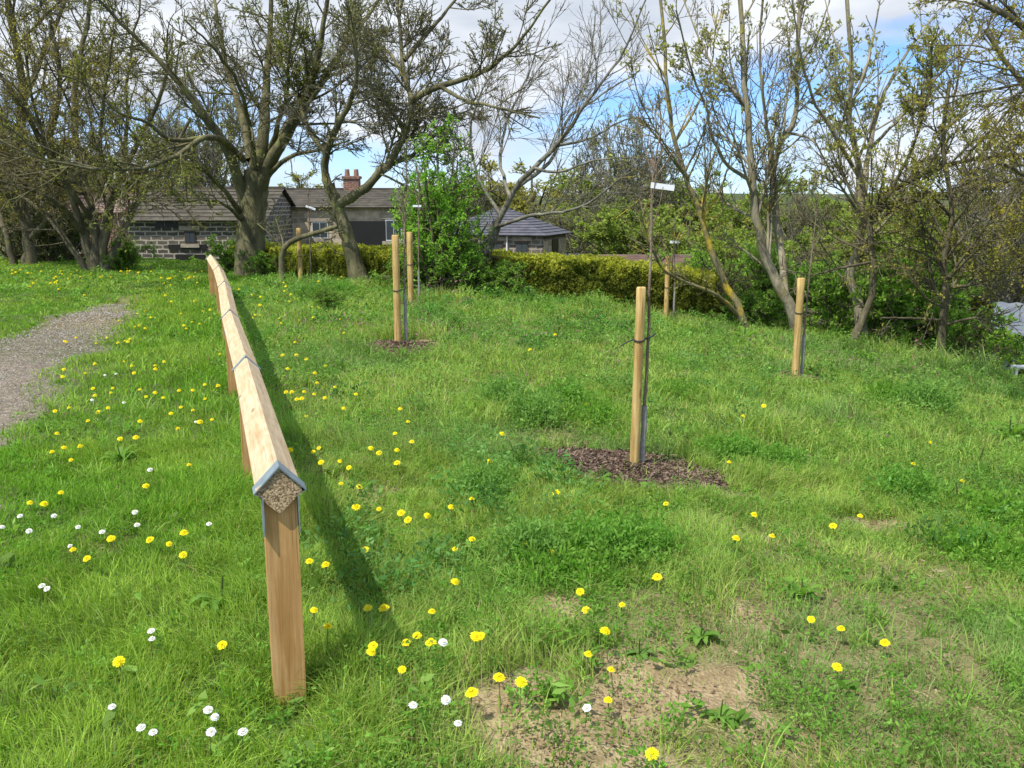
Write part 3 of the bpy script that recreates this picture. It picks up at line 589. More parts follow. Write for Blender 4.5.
def build_tree(name, base, limbs, bark_m, label, group=None, lv=((1.4, .35, .8), (2.2, .42, .8), (4, .45, .7)), dm=(2.2, 2.4, 4.0), wig=.16, up=.05, leaves=None, twig_r=.004, cat='tree', lmax=(5, 2.4, .9), thin=1.0, kid_t=(.25, 1.0), ident=True):
    """limbs: list of (pts Nx3, r0, r1)"""
    base = np.asarray(base, float); t = Tubes(); Ps = []; Rs = []
    for lb in limbs:
        pts, r0, r1 = lb[:3]; fl = lb[3] if len(lb) > 3 else 1.0
        K = 22; P = resample(pts, K, .05); tt_ = np.linspace(0, 1, K); ds = np.concatenate([[0], np.cumsum(np.linalg.norm(np.diff(P, axis=0), axis=1))]); R = (r1 + (r0 - r1) * (1 - tt_) ** 1.25) * (1 + (fl - 1) * 1.3 * np.exp(-ds / .35))
        t.add(P[None], R[None] * (1 + .05 * rng.normal(0, 1, (1, K))), 10); Ps.append(P); Rs.append(R)
    P0, R0 = np.array(Ps), np.array(Rs)
    skip = np.array([not (len(l) > 3) for l in limbs]); 
    P1, R1 = kids(P0, R0, lv[0][0] * dm[0], kid_t[0], kid_t[1], lv[0][1], lv[0][2], 10, wig * .5, up * .7, .45, lmax[0], .3)
    P2, R2 = kids(P1, R1, lv[1][0] * dm[1], .15, 1, lv[1][1], lv[1][2], 6, wig, up, .6, lmax[1], .2)
    PA = np.concatenate([P2]); P3, R3 = kids(P2, R2, lv[2][0] * dm[2], .1, 1, lv[2][1], lv[2][2], 4, wig * 1.2, up, .7, lmax[2], .08)
    R1 = np.maximum(R1, twig_r * 1.5); R2 = np.maximum(R2, twig_r * 1.1); R3 = np.maximum(R3, twig_r * .8)
    t.add(P1, R1, 6); t.add(P2, R2, 4)
    # finest twigs from main limb ends too
    root = empty(name, base, label, cat, group)
    link('trunk', t.mesh('trunk', bark_m, base), root)
    tw = Tubes(); tw.add(P3, R3, 3, (.1, .1, .1))
    nb = len(np.concatenate(tw.v)) if tw.v else 0
    vs = [np.concatenate(tw.v)]; q = [np.concatenate(tw.q)]
    tc = leaves.get('twig', (.12, .105, .07)) if leaves else (.12, .105, .07)
    cs = [np.broadcast_to(np.array(tc), (nb, 3)) * rng.uniform(.7, 1.3, (nb, 1))]
    midx = [np.zeros(len(q[0]), int)]; n0 = nb
    if leaves:
        for src, per in ((P3, leaves['per']), (P2, leaves.get('per2', 2))):
            if per <= 0: continue
            k = slice(None)
            V, C_ = leaf_cloud(src, per, leaves['size'], leaves['spread'], leaves['c0'], leaves['c1'], ratio=leaves.get('ratio', .55), pair=leaves.get('pair', 1), t0=leaves.get('t0', .25))
            keep = leaves.get('keep', 1.0)
            if keep < 1:
                nn = len(V) // 4; kk = fbm(V[::4, 0] * .8, V[::4, 2] * .8 + V[::4, 1] * .3, 5, 2) + rng.normal(0, .08, nn) > 1 - keep; kk = np.repeat(kk, 4); V = V[kk]; C_ = C_[kk]
            m = len(V) // 4; vs.append(V); cs.append(C_); q.append(np.arange(m * 4).reshape(m, 4) + n0); n0 += m * 4; midx.append(np.zeros(m, int))
    me = make_mesh('crown', np.concatenate(vs) - base, [np.concatenate(q)], 'foliage', col=np.concatenate(cs))
    link('crown', me, root)
    return root
def L(d, w0, w1, *pts):    # limb through pixels at distance d (m), widths in pixels; a point may carry its own distance offset
    P = np.array([W(p[0], p[1], d + (p[2] if len(p) > 2 else 0)) for p in pts]); return (P, w0 * d / F_PX / 2, w1 * d / F_PX / 2)
def gb(px, d, dz=.15):
    x = (px - CX) / F_PX * (d * cp + .25); return np.array([x, d, Hz(x, d) - dz])
def rooted(limb, flare=1.35):
    P, r0, r1 = limb; x, y = P[0][0], P[0][1]; P = P.copy(); P[0][2] = Hz(x, y) - .12; return (P, r0, r1, flare)
OL0, OL1 = (.19, .19, .045), (.30, .29, .07)
# --- big multi limbed tree behind the fence
d = 19.5
lm = [rooted(L(d, 30, 25, (251, 290), (250, 262), (251, 235), (254, 205), (257, 172)), 1.12),
      L(d, 15.2, 3.2, (252, 190), (262, 140), (266, 90, .4), (270, 30, .8), (272, -60, 1)),
      L(d, 13.4, 2.7, (258, 195), (276, 152, -.4), (300, 112, -.8), (316, 66, -1), (326, 10, -1.2), (335, -60, -1.5)),
      L(d, 11.5, 2.2, (262, 165), (290, 125, .5), (318, 88, 1), (345, 45, 1.5), (375, 5, 2), (400, -50, 2.2)),
      L(d, 12.2, 1.8, (246, 205), (228, 152, -.4), (200, 108, -.8), (165, 66, -1), (122, 24, -1.3), (80, -20, -1.5)),
      L(d, 9.1, 2.2, (250, 160), (240, 110, .5), (225, 60, 1), (215, 0, 1.5), (205, -60, 2)),
      L(d, 6.7, 1.4, (244, 160), (222, 140, -.8), (202, 138, -1.5), (178, 155, -2.2), (150, 166, -2.8), (112, 170, -3.3), (80, 166, -3.6), (40, 158, -4), (-10, 135, -4.3)),
      L(d, 4.3, 0.9, (200, 138, -1.5), (172, 140, -2), (145, 122, -2.6), (118, 112, -3), (85, 84, -3.4), (50, 72, -3.8)),
      L(d, 6.1, 1.4, (264, 180), (288, 158, -.8), (318, 150, -1.6), (350, 140, -2.2)),
      L(d, 5.5, 1.4, (242, 215), (222, 188, -.8), (195, 165, -1.5), (165, 160, -2), (140, 150, -2.4)),
      L(d, 5.5, 1.4, (256, 175), (250, 130, -1), (238, 85, -2), (215, 50, -2.8), (185, 20, -3.3)),
      L(d, 5.5, 1.4, (270, 150), (285, 100, -1.2), (290, 50, -2), (300, -10, -2.6)),
      L(d, 4.3, 0.9, (246, 225), (225, 205, -1), (200, 200, -1.8), (165, 205, -2.4))]
build_tree('old_tree', (lm[0][0][0][0], lm[0][0][0][1], lm[0][0][0][2] + .12), lm, 'bark_olive', 'large spreading tree with a thick forked trunk and small olive leaves behind the fence end',
           lv=((1.7, .30, .85), (2.5, .42, .8), (5.0, .5, .75)), wig=.17, up=.03, lmax=(3.4, 1.7, .75), twig_r=.006,
           leaves=dict(per=2, per2=3, size=.058, spread=.06, c0=OL0, c1=(.24, .28, .07), twig=(.21, .19, .10), keep=.55))
# --- gnarled leaning tree
d = 17.3
lm = [rooted(L(d, 17, 11, (362, 292), (356, 268), (347, 236), (338, 208), (329, 184)), 1.6),
      L(d, 9.6, 3, (330, 192), (325, 165), (334, 132, -.3), (349, 104, -.6), (357, 70, -1), (352, 20, -1.2)),
      L(d, 5.6, 1.5, (328, 158), (308, 128, .3), (296, 95, .6), (280, 60, 1)),
      L(d, 10.4, 3, (337, 206), (362, 190, -.2), (388, 165, -.4), (404, 135, -.5), (411, 104, -.4), (402, 60, 0), (397, -20, .4)),
      L(d, 6.4, 1.9, (410, 100, -.4), (440, 86, -.8), (478, 74, -1), (505, 56, -1.3), (530, 28, -1.5), (556, -10, -1.8)),
      L(d, 4.8, 1.5, (412, 98, -.4), (395, 60, .5), (375, 40, 1), (350, 10, 1.4)),
      L(d, 5.6, 1.5, (404, 60, 0), (430, 30, .3), (455, 0, .5), (480, -40, .8)),
      L(d, 4, 1.5, (440, 86, -.8), (465, 100, -1.4), (500, 108, -1.9), (540, 118, -2.2)),
      L(d, 4, 1.1, (388, 165, -.4), (420, 150, 0), (450, 120, .2), (480, 105, .3)),
      L(d, 6.4, 4.5, (283, 282), (282, 256), (292, 241), (316, 233), (345, 224))]
lm[-1] = rooted(lm[-1][:3], 1.1)
build_tree('gnarled_tree', lm[0][0][0] + np.array([0, 0, .12]), lm, 'bark_olive', 'leaning gnarled tree with a bulging foot and grey branches, right of the thick forked tree',
           lv=((2.0, .36, .9), (3.0, .45, .85), (5.5, .5, .75)), wig=.2, up=.03, lmax=(2.6, 1.4, .6), twig_r=.0065,
           leaves=dict(per=2, per2=2, size=.045, spread=.03, c0=(.20, .20, .08), c1=(.32, .30, .15), twig=(.22, .20, .15), keep=.5))
# --- leaning bare tree behind the green bush
d = 16
lm = [rooted(L(d, 13, 10, (447, 298), (470, 270), (489, 246), (497, 222)), 1.2),
      L(d, 6.4, 1.5, (496, 225), (515, 190, -.2), (534, 168, -.4), (556, 146, -.5), (580, 112, -.7), (604, 80, -.9), (626, 46, -1), (650, -10, -1.2)),
      L(d, 5.6, 1.5, (498, 220), (520, 186, .4), (552, 160, .8), (568, 120, 1.2), (600, 96, 1.5), (640, 70, 2)),
      L(d, 4, 1.1, (494, 228), (530, 216, -.7), (560, 212, -1.2), (585, 205, -1.6), (618, 180, -2), (655, 140, -2.4)),
      L(d, 4, 1.1, (510, 196), (500, 160, .6), (508, 120, 1), (530, 70, 1.4), (545, 20, 1.8)),
      L(d, 3.2, 1.1, (534, 168, -.4), (560, 172, -1), (595, 160, -1.4), (640, 158, -1.8)),
      L(d, 3.2, 1, (556, 146, -.5), (590, 138, 0), (625, 120, .3), (655, 118, .6)),
      L(d, 4, 1.1, (500, 215), (480, 180, .6), (470, 140, 1.1), (478, 100, 1.4), (500, 60, 1.6)),
      L(d, 5.6, 2.2, (489, 246), (465, 235, .3), (445, 215, .5), (430, 190, .8))]
build_tree('leaning_tree', lm[0][0][0] + np.array([0, 0, .12]), lm, 'bark_grey', 'leaning leafless tree whose long pale branches reach right, behind the bright green bush',
           lv=((2.2, .38, .75), (3.2, .5, .7), (4.5, .55, .6)), wig=.15, up=.06, lmax=(2.6, 1.5, .7), twig_r=.0042, dm=(1.4, 1.7, 2.4),
           leaves=dict(per=0, per2=1, size=.04, spread=.02, c0=(.2, .18, .09), c1=(.28, .26, .13), twig=(.30, .265, .22), keep=.4))
# --- bright green hawthorn
d = 15.2; bx, by = gb(440, d)[:2]; bz = Hz(bx, by)
lm = [(np.array([(bx + a * .1, by + b_ * .1, bz - .1), (bx + a * .35, by + b_ * .35, bz + h * .5), (bx + a * .62, by + b_ * .62, bz + h)]), .035, .012) for a, b_, h in
      [(0, 0, 2.5), (.5, .3, 2.2), (-.6, .2, 2.1), (.9, -.3, 1.6), (-.9, -.4, 1.5), (.2, -.7, 1.9), (-.2, .8, 2.0), (1.3, .2, 1.2), (-.35, -.5, 2.35), (.6, .6, 1.4), (-.9, .5, 1.0), (.45, -.2, 2.45)]]
build_tree('hawthorn', (bx, by, bz), lm, 'bark_dark', 'upright hawthorn bush in fresh bright green leaf, behind the two close stakes',
           lv=((5.5, .34, .9), (6, .5, .9), (7, .5, .8)), wig=.22, up=.04, lmax=(.85, .42, .22), twig_r=.004, cat='bush', dm=(1.2, 1.4, 1.8), kid_t=(.12, 1),
           leaves=dict(per=9, per2=6, size=.05, spread=.05, c0=(.16, .35, .04), c1=(.32, .54, .08), keep=.5))
# --- slim spring tree on the right
BUD = dict(per=3, per2=5, size=.056, spread=.045, c0=(.22, .21, .06), c1=(.46, .47, .16), twig=(.25, .22, .15), pair=4, t0=.5, keep=.62)
d = 13.5
lm = [rooted(L(d, 12.2, 4.2, (803, 352), (786, 302), (770, 270), (758, 232), (752, 180), (748, 120), (743, 60), (738, -50)), 1.2),
      L(d, 8.6, 3.5, (786, 300), (781, 250, .3), (773, 185, .4), (779, 150, .5), (796, 115, .6), (797, 60, .8), (806, -50, 1)),
      L(d, 4.3, 1.4, (752, 182), (728, 165, -.3), (713, 138, -.5), (706, 108, -.6), (690, 66, -.8), (676, 10, -1)),
      L(d, 4.3, 1.4, (773, 180, .4), (766, 120, .1), (760, 60, 0), (764, -40, 0)),
      L(d, 3.6, 1.4, (749, 108), (722, 78, .3), (704, 50, .6), (684, 0, .9)),
      L(d, 2.9, 1, (786, 132, .6), (812, 140, .2), (822, 160, 0), (815, 190, -.1)),
      L(d, 2.9, 1, (797, 70, .8), (815, 40, .6), (830, 0, .4))]
lv5 = ((1.4, .28, .6), (2.6, .42, .7), (4.2, .45, .7))
build_tree('spring_tree', lm[0][0][0] + np.array([0, 0, .12]), lm, 'bark_pale', 'slim twin stemmed tree with small olive leaf buds, behind the stake on the right', lv=lv5, wig=.13, up=.09, lmax=(1.9, 1.0, .4), twig_r=.0042, leaves=BUD)
lm = [rooted(L(d, 7.9, 2.8, (752, 340), (738, 308), (716, 262), (700, 214), (688, 180), (675, 142), (669, 100), (664, 40), (658, -50)), 1.2),
      L(d, 4.3, 1.5, (737, 314), (716, 294, -.3), (690, 284, -.5), (664, 270, -.8), (651, 246, -1), (641, 214, -1.2)),
      L(d, 2.9, 1, (702, 220), (720, 190, .3), (732, 150, .5), (736, 110, .7)),
      L(d, 2.9, 1, (675, 142), (700, 100, .3), (712, 60, .6), (716, 20, .8)),
      L(d, 2.2, 0.8, (688, 180), (662, 140, -.4), (640, 100, -.6), (630, 60, -.8))]
build_tree('lichen_tree', lm[0][0][0] + np.array([0, 0, .12]), lm, 'bark_lichen', 'thin tree leaning left with yellow lichen on its stem, at the hedge end', lv=lv5, wig=.13, up=.07, lmax=(1.7, .9, .4), twig_r=.004, leaves=dict(BUD, keep=.45))
d = 13
lm = [rooted(L(d, 11.5, 3.5, (866, 348), (858, 304), (851, 275), (861, 225), (858, 170), (850, 120), (851, 60), (843, -50)), 1.2),
      L(d, 6.5, 2.1, (861, 215), (869, 150, .4), (880, 104, .7), (902, 60, 1), (935, 15, 1.3)),
      L(d, 4.3, 1.4, (858, 175), (832, 130, -.3), (812, 96, -.5), (800, 50, -.8), (792, 0, -1)),
      L(d, 3.6, 1.4, (850, 110), (868, 60, .3), (880, 0, .6)),
      L(d, 3.6, 1.4, (869, 150, .4), (900, 118, .2), (930, 84, 0), (965, 50, -.2)),
      L(d, 2.9, 1, (852, 70), (835, 40, .2), (825, 0, .4))]
build_tree('tall_tree', lm[0][0][0] + np.array([0, 0, .12]), lm, 'bark_pale', 'tall dark stemmed tree with olive buds on the bank, right of the twin stemmed tree', lv=lv5, wig=.14, up=.08, lmax=(1.9, 1.0, .4), twig_r=.0042, leaves=BUD)
d = 12.4
lm = [rooted(L(d, 7.9, 3.5, (848, 352), (864, 316), (873, 288), (871, 250), (870, 222), (886, 196), (926, 172), (962, 161), (1024, 154), (1080, 150)), 1.3),
      L(d, 4.3, 1.4, (874, 212), (904, 198, -.3), (925, 206, -.5), (946, 238, -.8)),
      L(d, 3.6, 1.4, (871, 222), (850, 190, .3), (838, 150, .5), (845, 110, .7)),
      L(d, 2.9, 1, (871, 262), (840, 268, -.3), (812, 275, -.6), (795, 272, -.9)),
      L(d, 3.6, 1.4, (926, 172), (950, 120, .4), (960, 70, .7), (985, 20, 1)),
      L(d, 3.6, 1.4, (890, 194), (915, 140, -.3), (930, 90, -.6), (932, 40, -.8)),
      L(d, 2.9, 1.4, (962, 161), (1000, 120, -.3), (1030, 80, -.6), (1050, 20, -1))]
GR = dict(per=3, per2=4, size=.045, spread=.045, c0=(.28, .29, .06), c1=(.44, .45, .11), twig=(.25, .21, .13), pair=3, keep=.5)
build_tree('crooked_tree', lm[0][0][0] + np.array([0, 0, .12]), lm, 'bark_dark', 'crooked tree whose stem bends over and runs out to the right above the bank', lv=((2.2, .3, .8), (3.4, .45, .75), (5, .5, .7)), wig=.15, up=.03, lmax=(1.7, .9, .4), twig_r=.0042, leaves=GR)
d = 12
lm = [rooted(L(d, 9.4, 3.5, (938, 384), (941, 344), (945, 300), (944, 262), (952, 205), (942, 140), (950, 80)), 1.3),
      L(d, 3.6, 1.4, (945, 288), (975, 284, -.3), (1005, 272, -.6), (1040, 262, -.9)),
      L(d, 3.6, 1.4, (944, 300), (920, 276, .3), (890, 262, .5), (866, 268, .7)),
      L(d, 3.6, 1.4, (945, 258), (975, 225, .2), (1005, 205, .5)),
      L(d, 3.6, 1.4, (950, 215), (925, 190, -.3), (900, 180, -.6)),
      L(d, 2.9, 1.4, (944, 320), (905, 318, -.3), (880, 318, -.4)),
      L(d, 2.9, 1.4, (944, 325), (975, 318, -.2), (995, 325, -.3))]
build_tree('bank_tree', lm[0][0][0] + np.array([0, 0, .12]), lm, 'bark_dark', 'small bushy olive leaved tree at the edge of the bank, beside the bare track', lv=((4.0, .42, .9), (4.5, .5, .85), (6, .5, .75)), wig=.18, up=.0, lmax=(1.4, .75, .35), twig_r=.004, dm=(1.3, 1.7, 2.6),
           leaves=dict(GR, per=3, c0=(.25, .25, .05), c1=(.40, .38, .085), keep=.55))
# tree just outside the right edge whose boughs hang into the picture
d = 9.5
lm = [rooted(L(d, 30, 20, (1175, 520), (1160, 380), (1150, 260), (1140, 150)), 1.2),
      L(d, 14, 4, (1150, 260), (1100, 190, .3), (1060, 130, .5), (1020, 80, .6), (985, 30, .6)),
      L(d, 12, 4, (1140, 160), (1090, 100, -.3), (1050, 50, -.5), (1005, 15, -.7), (960, -10, -.7)),
      L(d, 9, 3, (1148, 250), (1110, 215, -.5), (1060, 190, -.8), (1005, 165, -1)),
      L(d, 9, 3, (1140, 150), (1120, 80, .5), (1090, 20, .8), (1060, -60, 1)),
      L(d, 9, 3, (1152, 300), (1100, 270, .6), (1050, 250, 1), (1010, 250, 1.4)),
      L(d, 8, 3, (1100, 190, .3), (1060, 195, .8), (1020, 180, 1.2), (980, 190, 1.5))]
build_tree('edge_tree', lm[0][0][0] + np.array([0, 0, .12]), lm, 'bark_dark', 'tree at the right edge with dense olive brown boughs hanging into view', lv=((4.2, .4, .9), (4.6, .5, .85), (7, .5, .75)), wig=.18, up=-.02, lmax=(1.6, .8, .34), twig_r=.003, kid_t=(.3, 1), dm=(1.4, 1.8, 3.0),
           leaves=dict(per=3, per2=4, size=.036, spread=.04, c0=(.26, .22, .045), c1=(.38, .34, .07), twig=(.2, .16, .09), keep=.8))
# --- bushy trees at the left
LB = dict(per=2, per2=2, size=.055, spread=.06, c0=(.25, .22, .045), c1=(.40, .37, .08), twig=(.25, .22, .12), keep=.6)
d = 21
lm = [rooted(L(d, 9, 3, (100, 280), (103, 235), (112, 195, -.3), (132, 155, -.6), (155, 110, -1), (170, 60, -1.2)), 1.2),
      rooted(L(d, 9, 3, (95, 280), (84, 235), (70, 195, -.3), (50, 152, -.6), (20, 105, -1), (-10, 60, -1.3)), 1.2),
      rooted(L(d, 11, 3, (98, 280), (94, 225), (80, 165, .3), (74, 100, .6), (86, 30, .8), (95, -40, 1)), 1.2),
      rooted(L(d, 8, 3, (106, 280), (120, 238), (138, 202, .4), (165, 165, .8), (190, 120, 1)), 1.2),
      rooted(L(d, 7, 2, (90, 280), (66, 240), (40, 210, .4), (5, 185, .8)), 1.2),
      rooted(L(d, 8, 2, (102, 280), (108, 220), (125, 150, 1), (128, 80, 1.5), (140, 0, 2)), 1.2),
      L(d, 5, 2, (84, 235), (60, 205, -1), (30, 190, -1.7), (-5, 180, -2.2)),
      L(d, 5, 2, (94, 225), (60, 170, -1), (35, 110, -1.6), (25, 50, -2)),
      L(d, 5, 2, (112, 195), (100, 150, -1), (105, 90, -1.5), (115, 30, -1.8))]
build_tree('bushy_tree', (lm[2][0][0][0], d, lm[2][0][0][2] + .12), lm, 'bark_dark', 'bushy tree with many thin stems fanning from one foot, left of the dark stone outbuilding', lv=((1.5, .36, .8), (2.3, .45, .8), (4, .5, .75)), wig=.15, up=.03, lmax=(2.6, 1.4, .6), twig_r=.006, leaves=LB)
d = 23
lm = [rooted(L(d, 14, 4, (32, 282), (28, 230), (18, 170), (22, 90), (8, 0), (0, -60)), 1.2),
      L(d, 8, 3, (28, 225), (0, 180, -.6), (-30, 120, -1)),
      L(d, 8, 3, (22, 190), (48, 140, -.6), (60, 80, -1), (50, 20, -1.4)),
      L(d, 7, 3, (20, 110), (45, 50, .8), (70, -10, 1.2)),
      L(d, 7, 3, (30, 240), (50, 215, -.8), (62, 180, -1.2)),
      rooted(L(d, 7, 3, (16, 282), (5, 230), (-15, 180, .6), (-30, 140, 1)), 1.2)]
build_tree('bushy_tree', (lm[0][0][0][0], d, lm[0][0][0][2] + .12), lm, 'bark_dark', 'dark olive tree standing at the left edge beyond the lawn', lv=((1.7, .4, .85), (2.5, .45, .8), (4, .5, .75)), wig=.15, up=.02, lmax=(2.6, 1.4, .6), twig_r=.006, leaves=LB)
# --- background trees: three kinds built once, then copied
def proto(name, h, spread, n, bark_m, lf, label, up=.05, dens=1.0, trunk=.18, lmax=(3, 1.5, .7), dome=.6):
    limbs = [(np.array([(0, 0, -.4), (.1, .05, h * .3), (-.1, .1, h * .62), (0, 0, h * .97)]), trunk, .03)]
    for i in range(n):
        a = i * 2.4 + rng.uniform(-.3, .3); z0 = h * rng.uniform(.10, .55); r = spread * rng.uniform(.55, 1); z1 = z0 + (h - z0) * rng.uniform(.25, dome + .3)
        limbs.append((np.array([(0, 0, z0), (math.cos(a) * r * .35, math.sin(a) * r * .35, z0 + (z1 - z0) * .4), (math.cos(a) * r * .75, math.sin(a) * r * .75, z0 + (z1 - z0) * .8), (math.cos(a) * r, math.sin(a) * r, z1)]), trunk * .4, .02))
    return build_tree(name, (0, 0, 0), limbs, bark_m, label, dm=(1.1, 1.5, 2.0), lv=((1.1 * dens, .42, .9), (2.0 * dens, .5, .85), (3.2 * dens, .5, .8)), wig=.15, up=up, lmax=lmax, twig_r=.012, leaves=lf)
def copy_tree(o, label, group=None):
    r = o.copy(); COL.objects.link(r); r['label'] = label
    if group: r['group'] = group
    for ch in [c for c in o.children]:
        c = ch.copy(); COL.objects.link(c); c.parent = r
    return r
pA = proto('leafy_tree', 7, 3.2, 14, 'bark_dark', dict(per=7, per2=6, size=.17, spread=.16, c0=(.20, .28, .055), c1=(.33, .40, .09), keep=.8), 'x', dens=1.15)
pB = proto('twiggy_tree', 8, 2.4, 13, 'bark_grey', dict(per=2, per2=3, size=.10, spread=.09, c0=(.24, .27, .08), c1=(.36, .36, .13), twig=(.26, .24, .17), keep=.62), 'x', up=.16, dens=1.3, trunk=.12)
pC = proto('olive_tree_crown', 6, 3.0, 14, 'bark_dark', dict(per=5, per2=4, size=.15, spread=.14, c0=(.26, .25, .06), c1=(.38, .36, .10), twig=(.22, .19, .12), keep=.7), 'x', dens=1.2)
pC.name = 'woodland_tree'
used = {}
def put(p, px, d, htop, label, squeeze=1.0, group=None):
    """place a copy whose top shows at pixel row htop"""
    x = (px - CX) / F_PX * (d * cp); z = Hz(x, d); ztop = W(px, htop, d)[2]; h0 = {pA: 7, pB: 8, pC: 6}[p]; s = max(.15, (ztop - z) / h0)
    if p in used: o = copy_tree(p, label, group)
    else:
        o = p; used[p] = 1; o['label'] = label
        if group: o['group'] = group
    o.location = (x, d, z); o.scale = (s * squeeze, s * squeeze, s); o.rotation_euler[2] = rng.uniform(0, 6.28)
    return o
GB = 'trees in the background behind the bank'
put(pA, 722, 46, 178, 'rounded fresh green tree behind the yellow lichen stem', 1.15)
put(pA, 600, 44, 178, 'green leafy tree rising beyond the hedge, left of the tall sapling', 1.2)
put(pB, 640, 40, 122, 'tall thin grey twiggy tree directly behind the tall sapling', .8)
put(pB, 608, 43, 128, 'thin twiggy tree above the right end of the hip roofed house', .8)
put(pB, 580, 38, 190, 'small pale twiggy tree right of the hip roofed house', 1.3)
put(pC, 530, 52, 162, 'brownish tree behind the roof of the hip roofed house', 1.3)
put(pA, 660, 52, 190, 'dense green tree behind the small white plant label', 1.2)
put(pA, 640, 34, 205, 'fresh green tree between the low tiled roof and the sapling', 1.2)
put(pC, 690, 36, 206, 'olive scrub tree behind the golden hedge end', 1.2)
put(pA, 690, 30, 222, 'low green tree between hedge and lichen stem', 1.1)
put(pA, 790, 70, 200, 'distant green tree between the twin stems', 1.2)
put(pC, 830, 80, 205, 'distant olive tree beyond the grey metal post', 1.3)
put(pA, 870, 60, 198, 'green tree on the far slope behind the tall dark tree', 1.2)
put(pA, 905, 30, 215, 'bright green tree behind the crooked tree', 1.25)
put(pC, 960, 30, 205, 'olive tree behind the small bushy tree on the bank', 1.1)
put(pB, 1020, 26, 120, 'tall twiggy tree behind the boughs at the right edge', 1.0)
put(pA, 985, 34, 205, 'green tree behind the pale roofed shed', 1.3)
put(pC, 1060, 30, 200, 'olive tree beyond the right edge of the track', 1.2)
put(pA, 748, 28, 235, 'green scrub tree behind the foot of the lichen stem', 1.2)
put(pC, 40, 38, 130, 'olive brown tree behind the red brick house', 1.1)
put(pB, -60, 30, 60, 'tall twiggy tree past the left edge beyond the lawn', 1.1)
put(pB, 175, 44, 110, 'brown green twiggy tree rising behind the stone outbuilding roof', 1.2)
put(pB, 215, 46, 90, 'twiggy tree directly behind the thick forked tree', 1.2)
put(pC, 100, 48, 150, 'olive tree far behind the brick house', 1.3)
put(pC, 300, 55, 175, 'olive tree behind the pale stone house roof', 1.2)
put(pB, 470, 50, 170, 'twiggy tree behind the bright green hawthorn', 1.3)
put(pB, 800, 60, 190, 'distant twiggy tree above the bare brown field', 1.2)
far_labels = ['hill trees']
for i in range(26):
    px = 560 + i * 19 + rng.uniform(-6, 6); d = rng.uniform(120, 260)
    put([pA, pC][i % 2], px, d, rng.uniform(196, 206), 'small distant tree on the wooded hill skyline', 1.5, 'distant trees along the hill')
# ------------------------------------------------------------------ shrubs
def shrub_mesh(nm, h, r, c0, c1, size, nst=14, per=7, up=.05):
    limbs = []
    for i in range(nst):
        a = rng.uniform(0, 6.28); rr = r * rng.uniform(.2, 1); hh = h * rng.uniform(.5, 1) * (1 - .3 * rr / r)
        limbs.append((np.array([(0, 0, -.1), (math.cos(a) * rr * .5, math.sin(a) * rr * .5, hh * .55), (math.cos(a) * rr, math.sin(a) * rr, hh)]), .015, .005))
    return build_tree(nm, (0, 0, 0), limbs, 'bark_dark', 'x', lv=((7 / max(h, .6), .4, .9), (9 / max(h, .6), .5, .9), (9 / max(h, .6), .5, .8)), wig=.2, up=up, lmax=(h * .4, h * .22, h * .13), twig_r=.005, cat='shrub', kid_t=(.1, 1), dm=(1, 1, 1.3),
                      leaves=dict(twig=(.26, .235, .17), per=per, per2=4, size=size, spread=size * .8, c0=c0, c1=c1, keep=.7))
s1 = shrub_mesh('shrub', 1.0, .9, (.14, .28, .04), (.27, .42, .07), .06, 16, 9)
s2 = shrub_mesh('shrub', 1.0, .9, (.16, .15, .06), (.26, .23, .10), .045, 16, 3)
s3 = shrub_mesh('shrub', 1.0, .9, (.06, .09, .03), (.10, .13, .04), .05)
usedS = set()
def puts(p, px, d, s, label, sz=None, dz=0):
    x = (px - CX) / F_PX * (d * cp + .25); z = Hz(x, d) + dz
    if p in usedS: o = copy_tree(p, label)
    else: o = p; usedS.add(p); o['label'] = label
    o.location = (x, d, z); o.scale = (s, s, sz or s); o.rotation_euler[2] = rng.uniform(0, 6.28); return o
puts(s1, 872, 13.4, 1.25, 'bright green shrub at the foot of the crooked tree')
puts(s1, 905, 14.2, 1.3, 'bright green shrub between the crooked tree and the bushy bank tree', 1.5)
puts(s1, 825, 15, .9, 'green shrub in front of the grey metal post')
puts(s2, 715, 15.0, .95, 'grey leafless shrub against the right end of the hedge')
puts(s1, 765, 15.6, 1.2, 'light green thicket left of the twin stemmed tree foot')
puts(s1, 800, 17.5, 1.3, 'green thicket behind the stake on the right')
puts(s1, 745, 14.2, .55, 'low green shrub right of the hedge end')
puts(s1, 975, 14.5, 1.3, 'green shrub by the pale roofed shed')
puts(s1, 925, 13.4, 1.0, 'green undergrowth behind the bushy bank tree')
puts(s2, 965, 12.8, .6, 'low brown shrub just right of the bushy bank tree')
puts(s1, 960, 17, 1.6, 'green shrub far behind the bushy bank tree')
puts(s3, 50, 24, 1.45, 'dark rounded evergreen shrub in front of the red brick house')
puts(s3, 70, 25, 1.4, 'second dark evergreen shrub beside the many stemmed tree')
puts(s1, 232, 20.6, .8, 'green shrub left of the thick forked trunk')
puts(s1, 268, 19.2, .55, 'low green leaves right of the thick forked trunk')
puts(s1, 463, 15.2, .65, 'low bright green growth right of the hawthorn foot')
puts(s1, 497, 15.4, .6, 'low bright green growth in front of the hedge')
puts(s1, 415, 15.6, .7, 'low bright green growth behind the two close stakes')
puts(s1, 325, 12.6, .36, 'bushy green weed clump left of the two close stakes')
puts(s1, 125, 21.5, .7, 'green suckers at the foot of the many stemmed tree')
puts(s2, 15, 25, 1.4, 'brown thicket at the left edge')
puts(s1, 850, 18, 1.4, 'leafy shrub behind the charred stump')
puts(s1, 715, 21, 1.6, 'green scrub behind the hedge end')
puts(s1, 790, 21, 1.4, 'green scrub beyond the green thicket')
